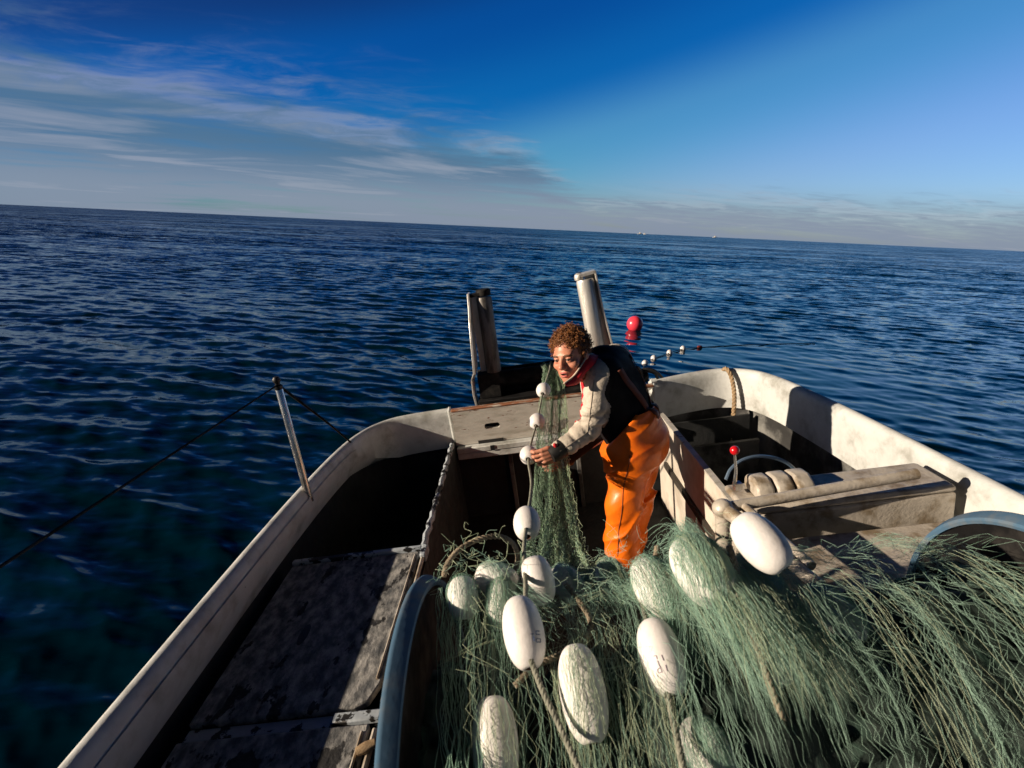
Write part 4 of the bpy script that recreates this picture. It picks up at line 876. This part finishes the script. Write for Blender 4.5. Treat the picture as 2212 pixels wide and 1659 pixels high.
def rho_base(x): return .385+.060*np.exp(-((x-.33)/.16)**2)+.012*np.sin(x*23)+.02*np.clip((x-.1)/.3, 0, 1)
def push_out(P, keys, gap):
    for k in keys:
        c, ax, hl_, hd = FLOATS[k]
        for _ in range(34):
            d = P-c; a = d@ax; q = np.linalg.norm(d-a[..., None]*ax, axis=-1); ins = (np.abs(a)/(hl_+gap))**2.2+(q/(hd+gap))**2 < 1
            if not ins.any(): break
            rad = np.stack([np.zeros(P.shape[:-1]), P[..., 1]-YC, P[..., 2]-ZC], -1); rad /= np.linalg.norm(rad, axis=-1, keepdims=True)
            P = P+rad*(ins[..., None]*.005)
    return P
def drum_strands(n, xs, depth, m, name, seed, keys=COVER, rad=.0007, phi=(-48, 78), wander=.018, N=54, gap=(.001, .007), bunch=0.0, frag=True):
    rs = np.random.RandomState(seed); x0 = xs(rs, n); P = np.zeros((n, N, 3))
    t = np.linspace(0, 1, N)
    for i in range(n):
        a, b = phi
        if frag: L = rs.uniform(.35, 1.0); s = rs.uniform(0, 1-L); a, b = phi[0]+(phi[1]-phi[0])*s, phi[0]+(phi[1]-phi[0])*(s+L)
        ph = np.radians(a+(b-a)*t); k = rs.randint(3, 6)
        dxw = np.interp(t, np.linspace(0, 1, k), rs.randn(k)*wander); dxw = np.convolve(np.pad(dxw, 5, 'edge'), np.ones(11)/11, 'valid')
        dxw += .0030*np.sin(t*rs.uniform(14, 50)+rs.rand()*6)*rs.rand()
        rw = np.interp(t, np.linspace(0, 1, 6), rs.randn(6)*.010); rw = np.convolve(np.pad(rw, 5, 'edge'), np.ones(11)/11, 'valid')
        x = x0[i]+dxw; ro = rho_base(x)+depth(rs)+rw
        P[i] = np.stack([x, YC-ro*np.sin(ph), ZC+ro*np.cos(ph)], 1)
    if keys: P = push_out(P, keys, rs.uniform(*gap))
    tap = np.clip(np.minimum(t, 1-t)/.12, .12, 1); mb = MB(); mb.strands(P, (rs.uniform(.7, 1.25, n)*rad)[:, None]*tap[None], 3); return npart(mb, name, m, sharp=0)
def uni(a, b): return lambda rs, n: rs.uniform(a, b, n)
def clus(cs, w): return lambda rs, n: np.array(cs)[rs.randint(0, len(cs), n)]+rs.randn(n)*w
# packed layers below, coloured near-black for the shade between strands, then looser yarns on top; dense to the right, sparse and loose on the left
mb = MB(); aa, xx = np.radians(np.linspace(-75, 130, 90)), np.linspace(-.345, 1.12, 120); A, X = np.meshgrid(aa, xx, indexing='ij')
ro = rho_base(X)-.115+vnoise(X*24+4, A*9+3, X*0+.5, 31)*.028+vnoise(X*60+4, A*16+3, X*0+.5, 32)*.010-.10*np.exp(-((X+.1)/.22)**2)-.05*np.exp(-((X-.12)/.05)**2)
mb.grid(np.stack([X, YC-ro*np.sin(A), ZC+ro*np.cos(A)], -1)); npart(mb, 'packed_net', 'netshade', sharp=0)
OVER = ['n7', 'n8', 'n6', 'n10']
def drum_web(x0, x1, nu, depth, m, name, seed, rad=.00026, phi=(-52, 80), row=.026, keys=None, fold=.020, rfold=.018, gap=.004, drop=0.0, ragged=0.0):
    rs = np.random.RandomState(seed); nv = int(math.radians(phi[1]-phi[0])*.42/row); iv = np.arange(nv+1); P = []; Rr = []
    j1 = rs.randn(nv+1, nu+2)*.45; j2 = rs.randn(nv+1, nu+2)*.18; j3 = rs.randn(nv+1, nu+2)*.0025
    for k in range(nu+1):
        for s in (0, 1):
            ci = np.clip(k+np.where((iv+s) % 2 == 0, 0, 1 if s == 0 else -1), 0, nu+1); u = (ci+j1[iv, ci])/nu; ph = np.radians(phi[0]+(phi[1]-phi[0])*np.clip((iv+j2[iv, ci])/nv, 0, 1))
            sd_ = np.full(len(u), seed*1.7)
            x = x0+(x1-x0)*(u+.07*np.sin(u*15+seed)+.04*np.sin(u*37+ph*2+seed))+vnoise(u*3+seed, ph*1.6+9, sd_, 90)*fold+vnoise(u*11+seed, ph*2.6+9, sd_, 91)*fold*.4
            ro = rho_base(x)+depth+vnoise(u*9+seed, ph*1.8+4, sd_, 92)*rfold+vnoise(u*26+seed, ph*3+4, sd_, 93)*rfold*.45+j3[iv, ci]
            P.append(np.stack([x, YC-ro*np.sin(ph), ZC+ro*np.cos(ph)], 1)); r_ = np.full(len(u), rad*rs.uniform(.75, 1.3))
            if ragged: e = phi[0]+(phi[1]-phi[0])*(1-ragged*rs.rand()); r_ *= np.clip((math.radians(e)-ph)/.06, .02, 1)
            Rr.append(r_)
    P = np.array(P); keep = rs.rand(len(P)) > drop; P = P[keep]; Rr = np.array(Rr)[keep]
    if keys: P = push_out(P, keys, gap)
    mb = MB(); mb.strands(P, Rr, 3); return npart(mb, name, m, sharp=0)
R_ = ['n3', 'n4', 'n6', 'n9', 'n10']
drum_web(.31, .60, 166, -.045, 'net', 'draped_web', 1, keys=None, phi=(-52, 46), ragged=.45)
drum_web(.30, .58, 130, -.022, 'net', 'draped_web', 2, keys=R_, phi=(-52, 33), ragged=.3)
drum_web(.33, .56, 105, -.005, 'net', 'draped_web', 3, keys=R_, phi=(-50, 30), ragged=.4, gap=.002)
drum_web(.35, .52, 66, .004, 'netpale', 'draped_web', 4, keys=R_, phi=(-42, 32), ragged=.45, drop=.2)
drum_web(.17, .33, 42, -.04, 'net', 'draped_web', 5, keys=['n5'], phi=(-52, 80), drop=.25)
drum_web(-.26, .20, 72, -.055, 'net', 'draped_web', 6, keys=None, phi=(-52, 80), drop=.30, row=.036)
drum_web(-.25, .04, 34, -.012, 'net', 'draped_web', 7, keys=['n7', 'n1', 'n2'], phi=(-52, 80), drop=.2, row=.034)
drum_web(-.02, .24, 38, -.018, 'net', 'draped_web', 8, keys=['n8', 'n7'], phi=(-52, 80), drop=.25, row=.034)
drum_web(.00, .22, 30, -.008, 'netpale', 'draped_web', 9, keys=OVER, phi=(2, 80), drop=.35, row=.034)
drum_web(.54, 1.10, 90, -.055, 'net', 'draped_web', 10, keys=['n13', 'n14'], phi=(-52, 80), drop=.3, fold=.04, rfold=.03)
drum_web(.58, .98, 50, -.012, 'net', 'draped_web', 11, keys=['n13', 'n14'], phi=(-52, 80), drop=.3, ragged=.6, fold=.05, rfold=.03)
for q_, (xa, xb, nn_) in enumerate(((-.25, .10, 13), (.05, .34, 11), (.30, .62, 15), (.58, 1.06, 20))):      # open diamond meshes lying loose over the crest
    drum_web(xa, xb, nn_, .004, 'net' if q_ else 'netpale', 'open_mesh', 20+q_, keys=COVER, phi=(-55, 34), row=.034, rad=.00034, fold=.05, rfold=.03, ragged=.35)
D_ = dict(N=60)
drum_strands(110, clus([.35, .385, .42, .45, .50], .020), lambda r: r.uniform(-.03, .006), 'net', 'strand_layer', 42, keys=OVER, rad=.00032, wander=.020, phi=(-48, 34), **D_)
drum_strands(60, clus([.36, .40, .44, .48], .022), lambda r: r.uniform(-.01, .010), 'netpale', 'strand_layer', 43, keys=OVER, rad=.00032, wander=.022, phi=(-30, 36), **D_)
drum_strands(40, clus([.66, .78, .95], .03), lambda r: r.uniform(-.03, .004), 'netpale', 'strand_layer', 48, rad=.00032, wander=.024, keys=['n13', 'n14'], **D_)
drum_strands(44, clus([-.14, -.02, .06, .10, .15, .185], .016), lambda r: r.uniform(-.04, -.002), 'net', 'strand_layer', 45, keys=['n8'], rad=.00032, wander=.024, **D_)
drum_strands(30, clus([-.10, .04, .09, .125, .17, .205], .018), lambda r: r.uniform(-.02, .004), 'netpale', 'strand_layer', 46, keys=OVER, rad=.00032, wander=.026, phi=(5, 78), **D_)
# veils drawn tightly over the covered floats
def veil(key, n, m, seed, spread=1.15, rad=.00027, tail=26):
    c, ax, hl_, hd = FLOATS[key]; rs = np.random.RandomState(seed); N = 46; t = np.linspace(0, 1, N)
    phc = math.degrees(math.atan2(YC-c[1], c[2]-ZC)); sp = math.degrees(hl_/.42)
    P = np.zeros((n, N, 3))
    for i in range(n):
        x0 = c[0]+rs.uniform(-1, 1)*hd*spread; a = phc-sp*1.25-rs.uniform(0, 12); b = phc+sp*1.1+rs.uniform(2, tail); ph = np.radians(a+(b-a)*t)
        x = x0+(ph-math.radians(phc))*.42*ax[0]*.9+np.interp(t, np.linspace(0, 1, 6), rs.randn(6)*.007); ro = np.hypot(c[1]-YC, c[2]-ZC)-.01+np.interp(t, np.linspace(0, 1, 5), rs.randn(5)*.008)-.05*np.abs(t*2-1)**2
        P[i] = np.stack([x, YC-ro*np.sin(ph), ZC+ro*np.cos(ph)], 1)
    P = push_out(P, [key], rs.uniform(.0008, .006)); tap = np.clip(np.minimum(t, 1-t)/.2, .1, 1); mb = MB(); mb.strands(P, (rad*rs.uniform(.7, 1.3, n))[:, None]*tap[None], 3); npart(mb, 'float_veil', m, sharp=0)
for key, n, m in (('n3', 120, 'net'), ('n4', 90, 'net'), ('n6', 70, 'net'), ('n9', 80, 'net'), ('n10', 80, 'net'), ('n5', 100, 'net'), ('n2', 70, 'net'), ('n1', 34, 'net'), ('n11', 40, 'net'), ('n12', 55, 'net'), ('n7', 22, 'netpale'), ('n8', 26, 'netpale'), ('n13', 70, 'net'), ('n14', 70, 'net')):
    veil(key, int(n*1.5), m, sum(map(ord, key)))
    if n > 60: veil(key, n//3, 'netpale', sum(map(ord, key))+50)
# loose curls and loops of twine along the crest and down the left edge
def curls(n, cfun, m, seed, size=(.02, .06), rad=.00034, name='loose_twine'):
    rs = np.random.RandomState(seed); P = []
    for i in range(n):
        c = cfun(rs); k = rs.randint(4, 7); s = rs.uniform(*size); P.append(c+spline(np.cumsum(rs.randn(k, 3)*s*np.array([1, .8, .75]), 0)-rs.randn(3)*s*.3, 40))
    mb = MB(); mb.strands(np.array(P), rad, 4); npart(mb, name, m, sharp=0)['kind'] = 'stuff'
curls(60, lambda r: at(r.uniform(950, 1130), r.uniform(1200, 1300), y=r.uniform(1.1, 1.25)), 'net', 61, (.008, .022), .00036)
curls(22, lambda r: at(r.uniform(960, 1110), r.uniform(1170, 1250), y=r.uniform(1.12, 1.25)), 'netpale', 62, (.012, .030), .0005)
curls(90, lambda r: at(r.uniform(1290, 1480), r.uniform(1180, 1260), y=r.uniform(1.05, 1.2)), 'net', 63, (.008, .024))
curls(80, lambda r: at(r.uniform(1540, 1680), r.uniform(1150, 1250), y=r.uniform(.98, 1.12)), 'netpale', 64, (.008, .022))
curls(70, lambda r: at(r.uniform(1100, 1300), r.uniform(1225, 1290), y=r.uniform(1.1, 1.2)), 'nettan', 65, (.010, .028))
# loose hanging edge at the left: long wavering yarns with open meshes
rs = np.random.RandomState(71); P = []
for i in range(26):
    xa = 952+rs.uniform(-10, 34)*(1 if i < 14 else 2.8); pts = []
    for k, yy in enumerate((1270, 1330, 1400, 1480, 1560, 1640, 1740)):
        xa += rs.uniform(-7, 11); pts.append(at(xa, yy, y=1.10-.075*k+rs.uniform(-.012, .012)))
    P.append(spline(pts, 60)+np.stack([np.sin(np.linspace(0, rs.uniform(20, 40), 60)+rs.rand()*6)*.0035, np.zeros(60), np.zeros(60)], 1))
mb = MB(); mb.strands(np.array(P), .0005, 4); npart(mb, 'hanging_edge', 'net', sharp=0)
# hump of net at the top right of the pile: fine diamond meshes over the big float
def hump():
    rs = np.random.RandomState(81); P = []; top = at(1478, 1133, y=1.12)
    for i in range(200):
        t = np.linspace(0, 1, 40); x0 = rs.randn()*.016; sp = rs.uniform(-1, 1)
        e = np.array([top[0]+sp*.17+.03, 1.10-rs.uniform(.12, .36), top[2]-.03-.09*abs(sp)-rs.uniform(0, .05)])
        mid = (top+e)/2+np.array([0, 0, .035])
        p = (1-t)[:, None]**2*(top+np.array([x0, rs.randn()*.02, rs.randn()*.008-.008]))+2*((1-t)*t)[:, None]*mid+(t**2)[:, None]*e
        p[:, 0] += np.sin(t*rs.uniform(20, 60)+rs.rand()*6)*.002; P.append(p)
    for i in range(40):
        t = np.linspace(0, 1, 40); sd_ = rs.uniform(-.05, .06); e = np.array([top[0]+sd_*1.3, 1.16+rs.uniform(0, .1), top[2]-rs.uniform(.05, .16)]); p = top+np.array([rs.randn()*.02, 0, -.008])+(e-top)*t[:, None]+np.array([0, 0, .02])*np.sin(t*np.pi)[:, None]; P.append(p)
    P = push_out(np.array(P), ['n3', 'n4', 'n9'], .004); mb = MB(); mb.strands(P, .00028, 3); npart(mb, 'gathered_hump', 'net', sharp=0)
hump()
# lines
mb = MB(); add_rope(mb, CORK[::6], .0062, .03, n=240); npart(mb, 'cork_line', 'netrope', sharp=0)
for pts, r in (
    ([at(958, 1245, y=1.12), at(968, 1215, y=1.14), at(995, 1185, y=1.17), at(1040, 1163, y=1.2), at(1085, 1160, y=1.22), at(1112, 1180, y=1.22), at(1118, 1215, y=1.2), at(1100, 1255, y=1.15)], .0075),
    ([at(1222, 1262, y=1.14), at(1252, 1300, y=1.08), at(1276, 1345, y=1.01), at(1258, 1390, y=.95), at(1210, 1415, y=.925), at(1155, 1440, y=.90), at(1112, 1482, y=.86)], .0075),
    ([at(1420, 1180, y=1.12), at(1418, 1215, y=1.08), at(1440, 1245, y=1.045), at(1462, 1290, y=1.0), at(1478, 1340, y=.95), at(1484, 1372, y=.92)], .0075),
    ([at(1440, 1488, y=.80), at(1452, 1545, y=.755), at(1466, 1610, y=.705), at(1480, 1680, y=.65), at(1500, 1780, y=.58)], .0070),
    ([at(1386, 1300, y=1.0), at(1398, 1345, y=.935), at(1405, 1350, y=.93)], .0055),
    ([at(1575, 1180, y=1.02), at(1590, 1230, y=.99), at(1602, 1290, y=.95), at(1625, 1370, y=.89), at(1650, 1440, y=.84), at(1690, 1560, y=.76)], .0080),
    ([at(1062, 1330, y=1.06), at(1066, 1410, y=.98), at(1064, 1480, y=.91), at(1067, 1535, y=.85)], .0060),
    ([at(1545, 1200, y=1.02), at(1570, 1245, y=.985), at(1590, 1300, y=.94), at(1598, 1330, y=.92)], .0030),
    ([at(1590, 1170, y=1.05), at(1560, 1160, y=1.06), at(1545, 1175, y=1.05), at(1575, 1200, y=1.03), at(1610, 1230, y=1.0)], .0028)):
    mb = MB(); add_rope(mb, pts, r, r*5, n=120); npart(mb, 'lead_line', 'rope' if r > .007 else 'netrope', sharp=0)

# ---------------------------------------------------------------- on the water
WM = Matrix.Identity(4)
bp = at_sea(1370, 712); br = .225; bc = bp+np.array([0, 0, br*.72])
b_ = thing('buoy', tuple(bp), 'pink red ball buoy floating beyond the bow', 'buoy', frame=WM)
mb = MB(); mb.lathe([(br*math.sin(a), -br*math.cos(a)) for a in np.linspace(0, math.pi, 30)], bc, (.1, .05, 1), 40); mb.build('ball', 'pink', parent=b_, org=bp)
mb = MB(); mb.lathe([(0, 0), (.045, 0), (.05, .03), (.03, .06), (.0, .065)], bc+np.array([.16, .09, -.155]), (.6, .3, -.6), 14); mb.build('rope_eye', 'black', parent=b_, org=bp)
lab = ['white float on the sea nearest the boat', 'second white float out on the sea from the boat', 'third white float out on the sea from the boat', 'white float on the sea next to the red one']
wp_ = []
for k, (x, y) in enumerate(((1393, 787), (1412, 776), (1446, 764), (1475, 755))):
    p = at_sea(x, y)+np.array([0, 0, .028]); wp_.append(p); net_float('w%d' % k, p, (.5, .85, .1), lab[k], L=.16, D=.125, group='floats drifting on the sea beyond the bow', frame=WM)
p = at_sea(1511, 751)+np.array([0, 0, .02]); wp_.append(p); net_float('w4', p, (.9, .3, 0), 'dull red float at the far end of the floating line', L=.15, D=.075, mats='redfloat', group='floats drifting on the sea beyond the bow', frame=WM)
inv = np.array(BM); start = (inv @ np.array([.72, 3.75, .80, 1]))[:3]
mb = MB(); far = [at_sea(1560, 748), at_sea(1640, 744), at_sea(1760, 742)]
mb.tube(spline([start, (start+wp_[0])/2+np.array([0, 0, -.25])]+[q-np.array([0, 0, .015]) for q in wp_]+[q+np.array([0, 0, .004]) for q in far], 120), .010, 6)
o = mb.build('float_line', 'black', frame=WM, org=wp_[0], sharp=0); tag(o, 'dark line on the sea joining the floats beyond the bow', 'line')

# far fishing boats on the horizon
def far_boat(px, py, s, label, flip=1):
    p = at_sea(px, py); p = p*np.array([1, 1, 0]); d = np.linalg.norm(p[:2]); k = 3200/d; p = p*k
    t = thing('distant_fishing_boat', tuple(p), label, 'boat', 'fishing boats far off on the horizon', frame=WM)
    st = lambda x: p+np.array([0, 0, 0])+np.asarray(x)*s
    mb = MB(); rings = []
    for x, w, z0, z1 in ((-5, 1.6, -.3, 1.2), (-3, 1.9, -.5, 1.1), (1, 1.9, -.5, 1.3), (4, 1.1, -.3, 1.9), (6, .1, .4, 2.4)):
        rings.append([st((flip*x, -w, z1)), st((flip*x, -w*.75, z0)), st((flip*x, w*.75, z0)), st((flip*x, w, z1))])
    mb.sweep(rings); mb.build('hull', 'farwhite', parent=t, org=p)
    mb = MB(); q = st((flip*1.2, 0, 2.5)); mb.box(q, (3.4*s, 2.6*s, 2.6*s)); mb.box(q+np.array([0, 0, 1.5*s]), (2.2*s, 1.8*s, .8*s)); mb.build('wheelhouse', 'farwhite', parent=t, org=p, smooth=False)
    mb = MB(); mb.tube([st((flip*-.8, 0, 3)), st((flip*-.8, 0, 7.5))], .10*s, 6); mb.build('mast', 'farwhite', parent=t, org=p)
far_boat(1381, 507, 2.3, 'larger of the two white fishing boats close together on the horizon'); far_boat(1393, 507.5, 1.7, 'smaller of the two white fishing boats close together on the horizon', -1); far_boat(1543, 514, 2.0, 'lone white fishing boat on the horizon near the right')
